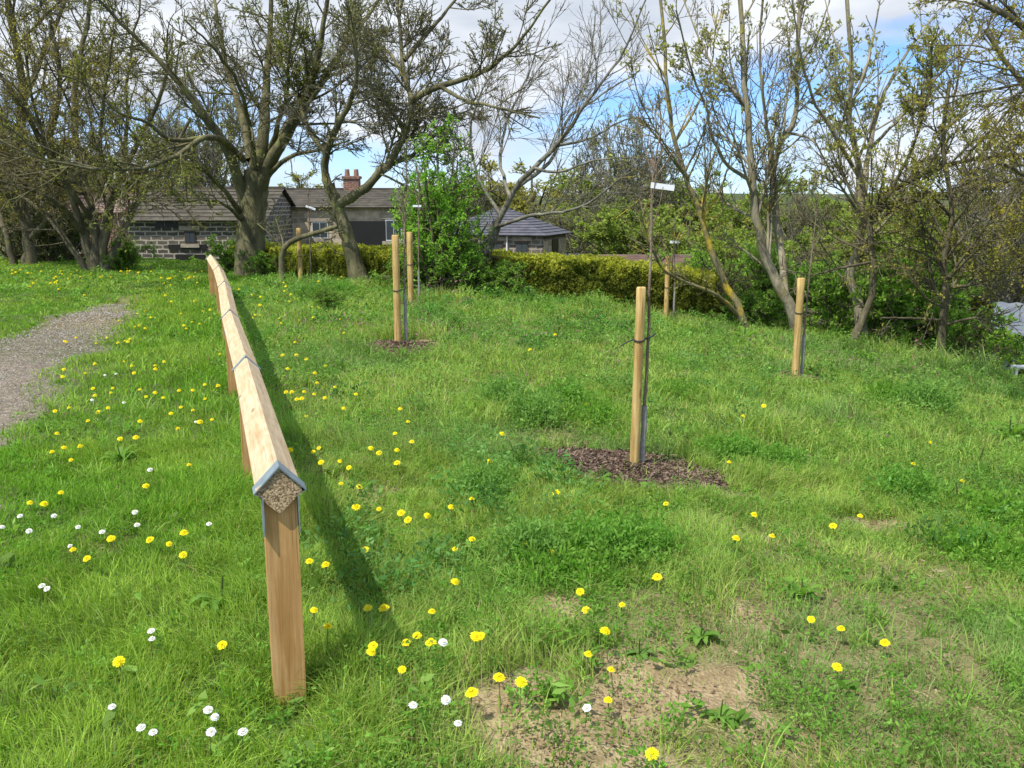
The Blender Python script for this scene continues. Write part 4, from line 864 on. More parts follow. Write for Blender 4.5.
# ------------------------------------------------------------------ hedge
hx = np.array([((px_ - CX) / F_PX * (d_ * cp + .25), d_) for px_, d_ in [(245, 21.0), (300, 19.4), (380, 17.9), (480, 16.5), (600, 15.5), (735, 14.9)]])
hedge = empty('hedge', (hx[2][0], hx[2][1], Hz(*hx[2])), 'long clipped hedge with golden yellow tips and dark green sides', 'hedge')
ho = np.array(hedge.location)
n = 130000; t = rng.random(n); seg = np.linalg.norm(np.diff(hx, axis=0), axis=1); cum = np.concatenate([[0], np.cumsum(seg)]) / seg.sum()
cxx = np.interp(t, cum, hx[:, 0]); cyy = np.interp(t, cum, hx[:, 1]); dx = (hx[-1] - hx[0]) / np.linalg.norm(hx[-1] - hx[0]); nrm = np.array([-dx[1], dx[0]])
half = .42; side = rng.random(n); a_ = rng.uniform(-1, 1, n)
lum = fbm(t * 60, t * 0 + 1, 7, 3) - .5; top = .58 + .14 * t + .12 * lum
on_top = side < .32
u = np.where(on_top, a_, np.where(side < .78, -1, 1) * (1 - np.abs(rng.normal(0, .07, n)))); endc = 1 - .6 * sst(.965, 1, t)
zz = np.where(on_top, top * (1 + rng.normal(0, .05, n) - .12 * a_ ** 2), top * rng.uniform(0, 1, n))
lump = fbm(t * 90, zz * 4, 9, 3) - .5; u = u * (1 + .5 * lump)
x = cxx - nrm[0] * -u * half; y = cyy + nrm[1] * u * half; x = cxx + nrm[0] * u * half; zz = zz * endc
z = H(x, y) + zz; c = np.stack([x, y, z], -1)
u3 = rng.normal(0, 1, (n, 3)); u3[:, 2] += .8; u3 /= np.linalg.norm(u3, axis=1, keepdims=True); v3 = np.cross(u3, rng.normal(0, 1, (n, 3))); v3 /= np.linalg.norm(v3, axis=1, keepdims=True); s = rng.uniform(.022, .05, n)[:, None]
V = np.stack([c - u3 * s, c + v3 * s * .5, c + u3 * s, c - v3 * s * .5], 1).reshape(-1, 3)
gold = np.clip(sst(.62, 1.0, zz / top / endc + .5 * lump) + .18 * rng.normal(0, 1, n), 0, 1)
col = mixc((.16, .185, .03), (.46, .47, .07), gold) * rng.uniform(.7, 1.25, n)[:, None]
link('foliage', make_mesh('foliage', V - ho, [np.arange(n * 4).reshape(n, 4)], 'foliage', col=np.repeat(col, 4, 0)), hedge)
tb = Tubes(); m = 700; t = rng.random(m); x0 = np.interp(t, cum, hx[:, 0]); y0 = np.interp(t, cum, hx[:, 1]); P = np.zeros((m, 4, 3))
for k in range(4): P[:, k, 0] = x0 + rng.normal(0, .06, m) * (k + 1); P[:, k, 1] = y0 + rng.normal(0, .06, m) * (k + 1); P[:, k, 2] = H(x0, y0) - .05 + k * .19
tb.add(P, np.repeat(np.array([[.014, .012, .009, .005]]), m, 0), 4); link('stems', tb.mesh('stems', 'bark_dark', ho), hedge)
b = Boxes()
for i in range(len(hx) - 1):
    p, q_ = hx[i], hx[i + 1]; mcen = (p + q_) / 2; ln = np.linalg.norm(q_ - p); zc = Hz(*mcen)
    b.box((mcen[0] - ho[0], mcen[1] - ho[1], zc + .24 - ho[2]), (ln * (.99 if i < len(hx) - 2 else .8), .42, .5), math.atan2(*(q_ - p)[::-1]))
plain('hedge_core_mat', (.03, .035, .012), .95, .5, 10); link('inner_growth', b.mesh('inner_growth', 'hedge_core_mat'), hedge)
# ------------------------------------------------------------------ stakes, saplings, tags
def stake(px, py, top_py, dist_hint, wpx, label, tie_at, lean=0.0, group='wooden tree stakes', guard_h=.33):
    x, y = G(px, py); z = Hz(x, y); zt = W(px, top_py, y)[2]; h = zt - z; r = wpx * .9 * (y * cp + .2) / F_PX / 2
    root = empty('tree_stake', (x, y, z), label, 'stake', group)
    K = 9; zz = np.linspace(-.15, h - .008, K); P = np.stack([lean * zz, 0 * zz, zz], -1); R = r * (1 + .03 * rng.normal(0, 1, K)); P = np.vstack([P, P[-1] + (0, 0, .008), P[-1] + (0, 0, .0085)]); R = np.concatenate([R, [r * .86, .0005]])
    an = 14; ang = np.arange(an) * 2 * PI / an; V = (P[:, None] + R[:, None, None] * np.stack([np.cos(ang), np.sin(ang), 0 * ang], -1)[None])
    idx = np.arange(len(P) * an).reshape(len(P), an); q = np.stack([idx[:-1], np.roll(idx, -1, 1)[:-1], np.roll(idx, -1, 1)[1:], idx[1:]], -1).reshape(-1, 4)
    ph = rng.random() * 5; uvw = V[..., 2].ravel(); aa = np.tile(ang, len(P)); uv = np.stack([uvw[q.ravel()] + ph, aa[q.ravel()] * r], -1)
    link('shaft', make_mesh('shaft', V.reshape(-1, 3), [q], 'stake_wood', uv=uv, smooth=True), root)
    tt = Tubes(); zr = h * tie_at; off = np.array([r * 1.05 + .045, .02])
    loop = [(math.cos(a) * (r + .004) + lean * zr, math.sin(a) * (r + .004), zr + .006 * math.sin(a)) for a in np.linspace(0, 2 * PI, 13)]
    tt.add(np.array(loop), np.full(13, .0055), 6); tt.add(np.array([(r + lean * zr, .0, zr), (r + .02, .012, zr + .004), (off[0] + .01, off[1], zr + .016), (off[0] + .035, off[1] + .01, zr + .035)]), np.full(4, .0055), 6)
    if px == 634: tt.add(np.array([(-r, -.005, zr), (-r - .03, -.02, zr - .008), (-r - .07, -.03, zr - .03)]), np.full(3, .004), 5)
    link('tie', tt.mesh('tie', 'black_rubber'), root)
    return x, y, z, h, r
def sapling(x, y, z, pts, r0, r1, label, guard, d_side, leaf=None, group='young planted saplings'):
    root = empty('sapling', (x, y, z), label, 'sapling', group)
    t = Tubes(); P = resample(pts, 16, .02); R = np.linspace(r0, r1, 16); t.add(P, R, 7)
    P1, R1 = kids(P[None], R[None], 8.0, .60, 1.0, .15, .45, 6, .05, .10, .7, .36, .08); P2, R2 = kids(P1, R1, 5, .2, 1, .4, .6, 5, .08, .08, .8, .3, .05)
    t.add(P1, np.maximum(R1, .0028), 5); t.add(P2, np.maximum(R2, .0022), 4)
    link('stem', t.mesh('stem', 'bark_sapling'), root)
    if leaf:
        V, C_ = leaf_cloud(np.concatenate([P1[:, ::1]]), leaf['per'], leaf['size'], .02, leaf['c0'], leaf['c1']); V2, C2 = leaf_cloud(P2, leaf['per'], leaf['size'], .02, leaf['c0'], leaf['c1']); V = np.vstack([V, V2]); C_ = np.vstack([C_, C2])
        link('leaves', make_mesh('leaves', V, [np.arange(len(V)).reshape(-1, 4)], 'foliage', col=C_), root)
    if guard:
        g = Tubes(); zs = np.linspace(0, guard, 18); pp = np.stack([np.interp(zs, P[:, 2], P[:, 0]), np.interp(zs, P[:, 2], P[:, 1]), zs], -1); g.add(pp, np.where(np.arange(18) % 2, .0185, .0165), 12)
        link('tree_guard', g.mesh('tree_guard', 'grey_guard'), root)
    return root
def tag(x, y, z, w, h, tilt, label, dx=0):
    b = Boxes(); b.box((w / 2, 0, 0), (w, .003, h)); me = b.mesh('plant_label', 'white_tag'); o = link('plant_label', me, None, (x, y, z)); o.rotation_euler = (0, tilt, .12)
    o['label'] = label; o['category'] = 'plant label'; return o
BUDL = dict(per=5, size=.022, c0=(.10, .17, .04), c1=(.18, .22, .07))
# main stake
x, y, z, h, r = stake(634, 470, 287, 5, 10.5, 'tallest looking round stake in the big mulch circle, nearest to the camera', .72, lean=.012)
sx, sy = r + .018, .03
sapling(x + sx, y + sy, Hz(x + sx, y + sy), [(0, 0, -.05), (.012, 0, .35), (.02, 0, .72), (.02, .0, 1.15), (.018, 0, 1.6), (.035, .02, 1.85), (.07, .03, 2.05)], .0125, .004, 'tall thin bare sapling with a grey guard tied to the nearest stake', .40, 1)
tag(x + sx + .008, y + sy - .012, W(648, 185, y)[2], .14, .032, .12, 'large white plant label high on the nearest sapling')
x, y, z, h, r = stake(398, 344, 235, 9, 8.0, 'front one of the two close round stakes left of centre', .50)
sapling(x + r + .05, y + .05, z, [(0, 0, -.05), (-.01, 0, .5), (.0, 0, 1.0), (.02, 0, 1.5), (.05, .0, 2.1)], .013, .004, 'sapling with green buds tied to the front one of the two close stakes', .55, 1, dict(BUDL, per=4, size=.035))
x, y, z, h, r = stake(411, 303, 232, 13, 6.6, 'rear one of the two close round stakes left of centre', .55)
sapling(x + r + .08, y + .05, z, [(0, 0, -.05), (.0, 0, .7), (.02, 0, 1.4), (.03, 0, 2.0)], .014, .005, 'sapling tied to the rear one of the two close stakes', .5, 1)
tag(x + .06, y, W(413, 206, y)[2], .13, .03, 0, 'small grey white plant label above the rear one of the two close stakes')
x, y, z, h, r = stake(795, 378, 278, 9.2, 8.2, 'round stake right of centre in long grass before the twin stemmed tree', .66)
sapling(x + r + .045, y + .05, z, [(0, 0, -.05), (.0, 0, .4), (.01, 0, .9), (.03, 0, 1.4), (.05, .0, 1.9)], .013, .004, 'pale thin sapling tied to the stake right of centre', .45, 1, dict(BUDL, per=2, size=.025))
x, y, z, h, r = stake(301, 284, 228, 17, 5.4, 'small distant round stake right of the thick forked trunk', .5)
sapling(x + r + .12, y + .1, z, [(0, 0, -.05), (.02, 0, .6), (.02, 0, 1.3), (.03, 0, 1.9)], .016, .006, 'distant sapling beside the stake near the thick forked trunk', 0, 1)
tag(x + r + .1, y + .05, W(309, 206, y)[2], .19, .04, .35, 'small white plant label near the thick forked trunk')
x, y, z, h, r = stake(666, 318, 256, 16, 5.5, 'distant round stake in front of the golden hedge', .5)
sapling(x + r + .09, y + .05, z, [(0, 0, -.05), (.0, 0, .5), (-.02, 0, 1.0), (-.03, 0, 1.6)], .015, .005, 'distant sapling with a grey guard in front of the golden hedge', .5, 1)
tag(x + .02, y, W(667, 242, y)[2], .16, .04, 0, 'small white plant label in front of the trees above the golden hedge')
# yellow tape and grey bundle near the two close stakes
# ------------------------------------------------------------------ buildings
def win(parent, b0, cx, cz, w, h, y, fm='brown_paint'):
    f = Boxes(); f.box((cx, y - .015, cz), (w, .05, h)); fr = link('window', f.mesh('window', fm), parent)
    p = Boxes(); p.box((cx - w * .25 + .01, y - .045, cz), (w * .42, .02, h * .86)); p.box((cx + w * .25 - .01, y - .045, cz), (w * .42, .02, h * .86)); link('pane', p.mesh('pane', 'glass'), fr)
    s = Boxes(); s.box((cx, y - .03, cz - h / 2 - .07), (w + .25, .12, .12)); link('sill', s.mesh('sill', 'stone_plain'), fr); s = Boxes(); s.box((cx, y - .02, cz + h / 2 + .08), (w + .3, .08, .15)); link('lintel', s.mesh('lintel', 'stone_plain'), fr)
def roof_courses(b, A, B, C_, D, n, th=.03):
    """sloped roof surface A,B (eave) to D,C (ridge) as n overlapping slate courses"""
    A, B, C_, D = map(np.asarray, (A, B, C_, D))
    nn = np.cross(B - A, D - A); nn = nn / np.linalg.norm(nn)
    for i in range(n):
        t0, t1 = i / n, (i + 1.12) / n; t1 = min(t1, 1)
        a, b1, c, d_ = A + (D - A) * t0, B + (C_ - B) * t0, B + (C_ - B) * t1, A + (D - A) * t1
        up = nn * th; b.quad([a + up, b1 + up, c + up * .1, d_ + up * .1]); b.quad([a, b1, b1 + up, a + up])
def house(px0, px1, d, eave_py, ridge_py, depth, wallm, roofm, label, rot=0.0, hip=False, chim=None, courses=9, base_drop=0, name='house'):
    x0 = (px0 - CX) / F_PX * d * cp; x1 = (px1 - CX) / F_PX * d * cp; w = x1 - x0; xc = (x0 + x1) / 2; ze = W(512, eave_py, d)[2]; zr = W(512, ridge_py, d + depth / 2)[2]
    g = min(Hz(xc, d), Hz(x0, d), Hz(x1, d)) - .3; root = empty(name, (xc, d, g), label, 'house', None, rot)
    he, hr = ze - g, zr - g; b = Boxes(); b.box((0, depth / 2, he / 2), (w, depth, he))
    if not hip:
        for s in (-1, 1):
            p = [(s * w / 2, 0, he), (s * w / 2, depth, he), (s * w / 2, depth / 2, hr)]; b.quad(p if s > 0 else p[::-1])
    link('wall', b.mesh('wall', wallm), root)
    b = Boxes(); o = .22; k = depth * .5 if hip else -.12; e = he + .02; slope = (hr - he) / (depth / 2); dz = o * slope
    L0, R0 = -w / 2 - (.15 if not hip else o), w / 2 + (.15 if not hip else o)
    rl, rr = (L0 + o + k, R0 - o - k) if hip else (L0, R0)
    roof_courses(b, (L0, -o, e - dz), (R0, -o, e - dz), (rr, depth / 2, hr + .05), (rl, depth / 2, hr + .05), courses); roof_courses(b, (R0, depth + o, e - dz), (L0, depth + o, e - dz), (rl, depth / 2, hr + .05), (rr, depth / 2, hr + .05), courses)
    if hip:
        roof_courses(b, (R0, -o, e - dz), (R0, depth + o, e - dz), (rr, depth / 2, hr + .05), (rr, depth / 2, hr + .05), courses); roof_courses(b, (L0, depth + o, e - dz), (L0, -o, e - dz), (rl, depth / 2, hr + .05), (rl, depth / 2, hr + .05), courses)
    b.box(((rl + rr) / 2, depth / 2, hr + .07), (rr - rl, .22, .1)); rf = link('roof', b.mesh('roof', roofm), root)
    if chim:
        for cxp in chim:
            c = Boxes(); c.box((cxp, depth / 2, hr + .15), (.6, .55, .7)); c.box((cxp, depth / 2, hr + .53), (.7, .65, .1)); ch = link('chimney', c.mesh('chimney', 'wall_red_brick'), rf)
            for q_ in (-.18, .18):
                tt = Tubes(); tt.add(np.array([(cxp + q_, depth / 2, hr + .57), (cxp + q_, depth / 2, hr + .85)]), np.array([.11, .09]), 10)
                link('chimney_pot', tt.mesh('chimney_pot', 'pot_red'), ch)
    return root, w, he, hr
R, w, he, hr = house(126, 262, 30, 219, 190, 5, 'wall_dark_stone', 'stone_slate', 'low dark stone outbuilding with a stone slate roof, left of the thick forked tree', name='outbuilding')
px2x = lambda px: (px - 194) / F_PX * 30 * cp
zo = R.location[2]
def zpy(py, d=30): return W(512, py, d)[2] - zo
b = Boxes(); b.box((px2x(165), -.02, zpy(224)), (.75, .06, .22)); b.box((px2x(185), -.02, zpy(247)), (1.25, .06, .17)); b.box((px2x(187), -.02, zpy(259)), (.95, .06, .3)); link('recess_shade', b.mesh('recess_shade', 'shade_black'), R)  # dark slabs painted as the shade inside recesses
win(R, None, px2x(188), zpy(237), .36, .42, 0)
b = Boxes(); b.box((px2x(187), -.05, zpy(268)), (.5, .1, .3)); link('vent_block', b.mesh('vent_block', 'pot_red'), R)
R, w, he, hr = house(52, 118, 36, 212, 196, 5, 'wall_red_brick', 'tile_roof', 'small red brick house with a white downpipe, seen through the bushy tree on the left')
tt = Tubes(); tt.add(np.array([(.35, -.08, .2), (.35, -.08, he)]), np.array([.06, .06]), 8); link('drainpipe', tt.mesh('drainpipe', 'white_paint'), R); win(R, None, -.5, he - 1.0, .9, 1.0, 0, 'white_paint')
R, w, he, hr = house(268, 404, 34, 207, 191, 6, 'wall_pale_stone', 'stone_slate', 'pale stone house with a red chimney and a dark open bay, behind the gnarled tree', chim=[.1])
zo = R.location[2]; px2x = lambda px: (px - 335) / F_PX * 34 * cp
b = Boxes(); b.box((px2x(366), -.02, zpy(234, 34)), (1.35, .06, .95)); link('bay_shade', b.mesh('bay_shade', 'shade_black'), R)  # near-black slab stands for the shade inside the bay
b = Boxes(); b.box((px2x(366), -.05, zpy(247, 34)), (1.5, .1, .08)); link('red_sill', b.mesh('red_sill', 'red_paint'), R)
b = Boxes(); b.box((px2x(277), -.03, zpy(232, 34)), (.55, .08, 1.1)); link('door', b.mesh('door', 'brown_paint'), R)
win(R, None, px2x(392), zpy(230, 34), .6, .8, 0, 'white_paint'); win(R, None, px2x(318), zpy(230, 34), .6, .6, 0, 'white_paint')
# upper storey block behind
R2, w2, he2, hr2 = house(350, 455, 42, 208, 194, 6, 'wall_pale_stone', 'stone_slate', 'stone house whose slate roof rises behind the hawthorn')
win(R2, None, -.5, he2 - .9, .6, .8, 0, 'white_paint'); win(R2, None, 1.2, he2 - .9, .6, .8, 0, 'white_paint')
# hip roofed house: front wall dark stone, right end coloured pale as if sunlit
R, w, he, hr = house(430, 545, 33, 233, 211, 3.4, 'wall_grey_stone', 'slate', 'hip roofed grey stone house with a slate roof and a pale end coloured as if sunlit, above the hedge', rot=-.30, hip=True, courses=10)
zo = R.location[2]
for q_ in (-1.2, .35, 1.3): win(R, None, q_, he - .62, .45, .7, 0)
b = Boxes(); b.box((w / 2 + .005, 1.7, he / 2 - .1), (.06, 3.3, he - .3)); link('end_wall', b.mesh('end_wall', 'wall_pale_stone'), R)  # paler stone colour stands in for sunlight on this end
b = Boxes(); b.box((w / 2 + .03, 1.6, he - .65), (.06, .9, .8)); link('window', b.mesh('window', 'shade_black'), R)
tt = Tubes(); tt.add(np.array([(.75, -.06, 0), (.75, -.06, he - .1)]), np.array([.035, .035]), 8); link('drainpipe', tt.mesh('drainpipe', 'white_paint'), R)
R, w, he, hr = house(612, 712, 24, 266, 259, 4, 'wall_grey_stone', 'tile_roof', 'low building with a pinkish brown tiled roof just showing over the hedge', name='low_building')
# pale garden fence right of the hip roofed house
x0, _, z0 = W(566, 262, 31); z0 = Hz(x0, 31)
pf = empty('picket_fence', (x0, 31, z0), 'short pale blue grey picket fence right of the hip roofed house', 'fence')
b = Boxes()
for i in range(6): b.box((i * .11, 0, .75), (.07, .025, 1.5))
link('pickets', b.mesh('pickets', 'pale_sheet'), pf); b = Boxes(); b.box((.28, .03, .5), (.75, .03, .08)); b.box((.28, .03, 1.2), (.75, .03, .08)); link('cross_bar', b.mesh('cross_bar', 'pale_sheet'), pf)
# shed at the right edge
d = 16; xs = W(994, 350, d)[0]; zg = Hz(xs + 1.5, d)
sh = empty('shed', (xs, d, zg), 'grey shed with a pale metal sheet roof, partly cut by the right edge', 'shed', None, -.5)
ez = W(1000, 334, d)[2] - zg; rz_ = W(1000, 302, d + 1.5)[2] - zg
b = Boxes(); b.box((1.6, 1.5, ez / 2), (3.1, 2.8, ez)); link('wall', b.mesh('wall', 'grey_sheet'), sh)
b = Boxes(); A = np.array([-.1, -.2, ez]); nn_ = 26
for i in range(nn_):
    xa = -.1 + 3.5 * i / nn_; xb = -.1 + 3.5 * (i + 1) / nn_; zA = .03 * (i % 2); zB = .03 * ((i + 1) % 2)
    b.quad([(xa, -.2, ez + zA + .02), (xb, -.2, ez + zB + .02), (xb, 1.5, rz_ + zB), (xa, 1.5, rz_ + zA)]); b.quad([(xb, 3.2, ez + zB + .02), (xa, 3.2, ez + zA + .02), (xa, 1.5, rz_ + zA), (xb, 1.5, rz_ + zB)])
link('roof', b.mesh('roof', 'pale_sheet'), sh)
b = Boxes(); b.box((1.6, -.13, ez - .1), (3.3, .12, .2)); link('eave_shadow', b.mesh('eave_shadow', 'shade_black'), sh)  # dark strip coloured as the shadow under the eave
b = Boxes(); b.box((1.9, .08, ez * .42), (1.0, .05, ez * .6)); link('window', b.mesh('window', 'glass'), sh)
x, y, z = W(1010, 366, 13.5); z = Hz(x, y)
rl = empty('white_rail', (x, y, z), 'low white metal rail beside the track at the right edge', 'rail'); tt = Tubes(); zt = W(1010, 367, 13.5)[2] - z
tt.add(np.array([(0, 0, zt), (2.2, 0, zt)]), np.array([.035, .035]), 8); link('bar', tt.mesh('bar', 'white_paint'), rl)
for q_ in (.1, 1.1, 2.1): tt = Tubes(); tt.add(np.array([(q_, 0, -.1), (q_, 0, zt)]), np.array([.03, .03]), 8); link('leg', tt.mesh('leg', 'white_paint'), rl)
# grey metal post with a cap on the slope
x, y, z = W(829, 300, 19); z = Hz(x, y); mp = empty('metal_post', (x, y, z), 'thin pale grey metal post with a flat cap on the brown slope', 'post'); hh_ = W(829, 272, 19)[2] - z
tt = Tubes(); tt.add(np.array([(0, 0, -.1), (0, 0, hh_)]), np.array([.045, .045]), 8); link('shaft', tt.mesh('shaft', 'galvanised'), mp); b = Boxes(); b.box((0, 0, hh_ + .02), (.22, .12, .05)); link('cap', b.mesh('cap', 'galvanised'), mp)
# charred stump, pale rock
x, y, z = W(861, 325, 15); z = Hz(x, y); t = Tubes(); hh_ = max(.5, W(861, 300, 15)[2] - z); K = 6; t.add(np.stack([np.linspace(0, .03, K), np.zeros(K), np.linspace(-.1, hh_, K)], -1), np.array([.17, .14, .125, .12, .115, .09]), 10)
o = link('tree_stump', t.mesh('tree_stump', 'bark_dark'), None, (x, y, z)); o['label'] = 'short dark charred tree stump on the bank'; o['category'] = 'stump'
x, y, z = W(822, 320, 14.6); z = Hz(x, y)
import bmesh
bm = bmesh.new(); bmesh.ops.create_icosphere(bm, subdivisions=3, radius=.16)
for v in bm.verts: v.co *= 1 + .25 * (float(vnoise(v.co.x * 12 + 5, v.co.y * 12 + v.co.z * 9, 4)) - .5) * 2; v.co.z *= .7
me = bpy.data.meshes.new('rock'); bm.to_mesh(me); me.materials.append(MAT['stone_plain']); o = link('rock', me, None, (x, y, max(z + .08, W(822, 318, 14.6)[2] - .1))); o.location[2] = z + .07; o['label'] = 'pale rounded rock at the top of the bank'; o['category'] = 'rock'
# ------------------------------------------------------------------ broad leaved weeds and feathery plants
def dock(seed, nl, ln, wd, c0, c1, rise=.5):
    r = np.random.default_rng(seed); V = []; Fq = []; C_ = []; n0 = 0
    for i in range(nl):
        a = i * 2.4 + r.uniform(-.4, .4); l = ln * r.uniform(.6, 1.1); w = wd * r.uniform(.7, 1.1); K = 8; el = r.uniform(.3, .9) * rise * 2
        ca, sa = math.cos(a), math.sin(a); p = np.zeros(3); col = np.array(c0) * (1 - (q := r.random())) + np.array(c1) * q
        for k in range(K):
            t = k / (K - 1); e = el - 1.5 * t * t * r.uniform(.8, 1.1); wk = w * math.sin(PI * min(1, .12 + .88 * t)) ** .7 * (.25 if k == 0 else 1) * (1 + .12 * math.sin(k * 2.1))
            if k: p = p + np.array([ca * math.cos(e), sa * math.cos(e), math.sin(e)]) * l / (K - 1)
            s = np.array([-sa, ca, 0]) * wk; V += [p - s + (0, 0, wk * .35), p, p + s + (0, 0, wk * .35)]; C_ += [col, col * 1.25, col]
            if k: b0 = n0 + 3 * (k - 1); Fq += [(b0, b0 + 1, b0 + 4, b0 + 3), (b0 + 1, b0 + 2, b0 + 5, b0 + 4)]
        n0 += 3 * K
    return make_mesh('leaves', np.array(V), [np.array(Fq)], 'foliage', col=np.array(C_) * 1.25, smooth=True)
def stalk(h):
    t = Tubes(); t.add(np.array([(0, 0, -.02), (.005, .003, h * .5), (0, .008, h)]), np.array([.005, .004, .003]), 6, (.12, .17, .05)); return t.mesh('stalk', 'foliage')
def feathery(seed, h, r0, n, c0, c1):
    r = np.random.default_rng(seed); m = n; base = r.normal(0, r0 * .35, (m, 2)); hh = h * r.uniform(.4, 1, m) * np.exp(-(np.hypot(*base.T) / r0) ** 2 * .6)
    a = r.random(m) * 6.28; P = np.zeros((m, 4, 3))
    for k in range(4): P[:, k, 0] = base[:, 0] + np.cos(a) * .03 * k * k / 3; P[:, k, 1] = base[:, 1] + np.sin(a) * .03 * k * k / 3; P[:, k, 2] = hh * k / 3
    V, C_ = leaf_cloud(P, 16, .022, .022, c0, c1, .3, .2, .35); return make_mesh('leaves', V, [np.arange(len(V)).reshape(-1, 4)], 'foliage', col=C_)
dm = [dock(1, 12, .13, .021, (.09, .19, .03), (.15, .27, .05), .42), dock(2, 10, .11, .024, (.10, .19, .045), (.15, .25, .06), .25), dock(3, 14, .15, .019, (.08, .18, .025), (.16, .27, .05), .6)]
fm_ = [feathery(4, .16, .17, 190, (.15, .30, .06), (.22, .38, .09)), feathery(5, .14, .20, 200, (.13, .30, .045), (.22, .39, .07)), feathery(6, .08, .20, 190, (.12, .29, .03), (.22, .38, .06))]
stm = stalk(.08)
def plant(kind, px, py, sc, label, name, cat, rz=None):
    x, y = G(px, py); o = empty(name, (x, y, Hz(x, y) + .004), label, cat, None, rng.uniform(0, 6.28)); o.scale = (sc * 1.1, sc * 1.1, sc * 1.35)
    link('leaves', kind, o); link('stalk', stm, o); return o
for i, (px, py, sc, lb) in enumerate([(600, 483, .75, 'dock with upright leaves in front of the nearest sapling, in the mulch'), (668, 463, .8, 'small dock at the right of the nearest sapling, on mulch'), (120, 462, .9, 'flat dock rosette between the path and the fence'),
        (222, 606, 1.1, 'broad dock leaves in the lush grass left of the near fence post'), (597, 325, 1.5, 'tall leafed dock before the hedge, left of the distant stake'), (745, 342, 1.8, 'big pale leaved dock near the brow below the lichen tree'), (728, 352, 1.3, 'smaller pale dock on the brow below the lichen tree'),
        (980, 470, 1.5, 'large dock clump at the right, near the track'), (1010, 440, 1.6, 'large dock at the right edge, nearest the track'), (955, 505, 1.2, 'dock low in the grass at the right edge'), (640, 655, .55, 'small green rosette on the bare soil patch'), (585, 668, .5, 'grey green rosette between dandelions on bare soil'),
        (700, 640, .7, 'dock rosette beside the bare soil patch'), (880, 590, .9, 'dock rosette on the thin grass at lower right'), (800, 600, .8, 'dock rosette above two dandelions at lower right'), (430, 395, .9, 'dock rosette in the middle of the meadow'), (385, 468, .7, 'dandelion rosette beside the flower group right of the fence'),
        (865, 360, 1.3, 'dock on the brow below the crooked tree'), (820, 350, 1.2, 'dock on the brow left of the crooked tree'), (260, 385, .8, 'leaf rosette close to the right of the rail'), (550, 700, .55, 'small weed rosette on the bare soil at the bottom'), (720, 720, .6, 'leaf rosette at the bottom right of the bare soil')]):
    plant(dm[i % 3], px, py, sc, lb, 'dock_plant', 'plant')
for i, (px, py, sc, lb) in enumerate([(535, 425, 1.2, 'bluish feathery weed patch left of the nearest stake'), (565, 408, 1.3, 'feathery weed clump with a dandelion left of the nearest stake'), (590, 420, 1.2, 'dark feathery weed clump touching the nearest stake on the left'), (505, 405, 1.2, 'feathery weed at the far left of the feathery patch'),
        (738, 462, 1.1, 'feathery weed clump right of the big mulch circle'), (718, 452, .9, 'small feathery weed at the right rim of the big mulch circle'), (485, 497, 1.0, 'upright leafy weed clump in the middle foreground'), (600, 560, 1.2, 'low green leafy mound in front of the big mulch circle'), (560, 575, 1.1, 'low leafy mound above the bare soil'),
        (530, 560, 1.0, 'dense green leafy mound above the left end of the bare soil'), (640, 552, 1.0, 'green leafy mound below a single dandelion'), (890, 400, 1.5, 'dark green weed clump on the right side of the meadow'), (925, 412, 1.6, 'dark green weed clump before the brow at the right'), (905, 500, 1.2, 'leafy weed by three faded dandelions at the right'),
        (675, 395, 1.1, 'leafy weed behind the nearest sapling'), (310, 300, 1.6, 'tall green weed clump in the dandelion patch below the thick trunk'), (340, 297, 1.6, 'round green weed clump left of the front close stake'), (985, 560, 1.3, 'weed clump at the lower right edge'), (430, 320, 1.4, 'feathery weed right of the front close stake'), (780, 470, 1.0, 'feathery weed in long grass right of the mulch'),
        (1000, 520, 1.4, 'dark weed clump at the right edge'), (450, 330, 1.2, 'dull green weed in thin grass right of the close stakes')]):
    plant(fm_[i % 3], px, py, sc, lb, 'leafy_weed', 'plant')
# ------------------------------------------------------------------ dandelions and daisies
def flower_head(seed, R_, layers, c0, c1, cc, petals, dome):
    r = np.random.default_rng(seed); V = []; Fc = []; C_ = []
    for l in range(layers):
        t = l / max(1, layers - 1); rr = R_ * (1 - .62 * t); n = max(6, int(petals * (1 - .45 * t)))
        for i in range(n):
            a = (i + .5 * l) * 2 * PI / n + r.normal(0, .06); rad = rr * r.uniform(.88, 1.05); w = rr * 1.9 * PI / n * .55; z0 = dome * t; z1 = dome * t + R_ * (.06 + .30 * t) + r.normal(0, R_ * .05)
            u = np.array([math.cos(a), math.sin(a), 0]); s = np.array([-u[1], u[0], 0]); b0 = len(V)
            V += [np.array([0, 0, z0]) + u * .1 * R_ - s * w * .5, u * rad * .75 - s * w + (0, 0, z1), u * rad + (0, 0, z1 - .04 * R_), u * rad * .75 + s * w + (0, 0, z1), np.array([0, 0, z0]) + u * .1 * R_ + s * w * .5]
            Fc.append([b0, b0 + 1, b0 + 2, b0 + 3, b0 + 4]); q = r.random(); col = np.array(c0) * (1 - q) + np.array(c1) * q; C_ += [col] * 5
    b0 = len(V); n = 10; V.append(np.array([0, 0, dome + R_ * .45])); C_.append(cc)
    for i in range(n): a = i * 2 * PI / n; V.append(np.array([math.cos(a) * R_ * .3, math.sin(a) * R_ * .3, dome * .7 + R_ * .3])); C_.append(cc)
    tri = [(b0, b0 + 1 + i, b0 + 1 + (i + 1) % n) for i in range(n)]
    return np.array(V), np.array(Fc), np.array(tri), np.array(C_)
def stem_tube(h, r, lean, col):
    t = Tubes(); P = np.array([(-lean * .8, 0, -.03), (-lean * .6, 0, h * .3), (-lean * .2, 0, h * .7), (0, 0, h)]); P[:, 2] -= h; t.add(P, np.array([r, r, r * .9, r * 1.25]), 6, col); return t
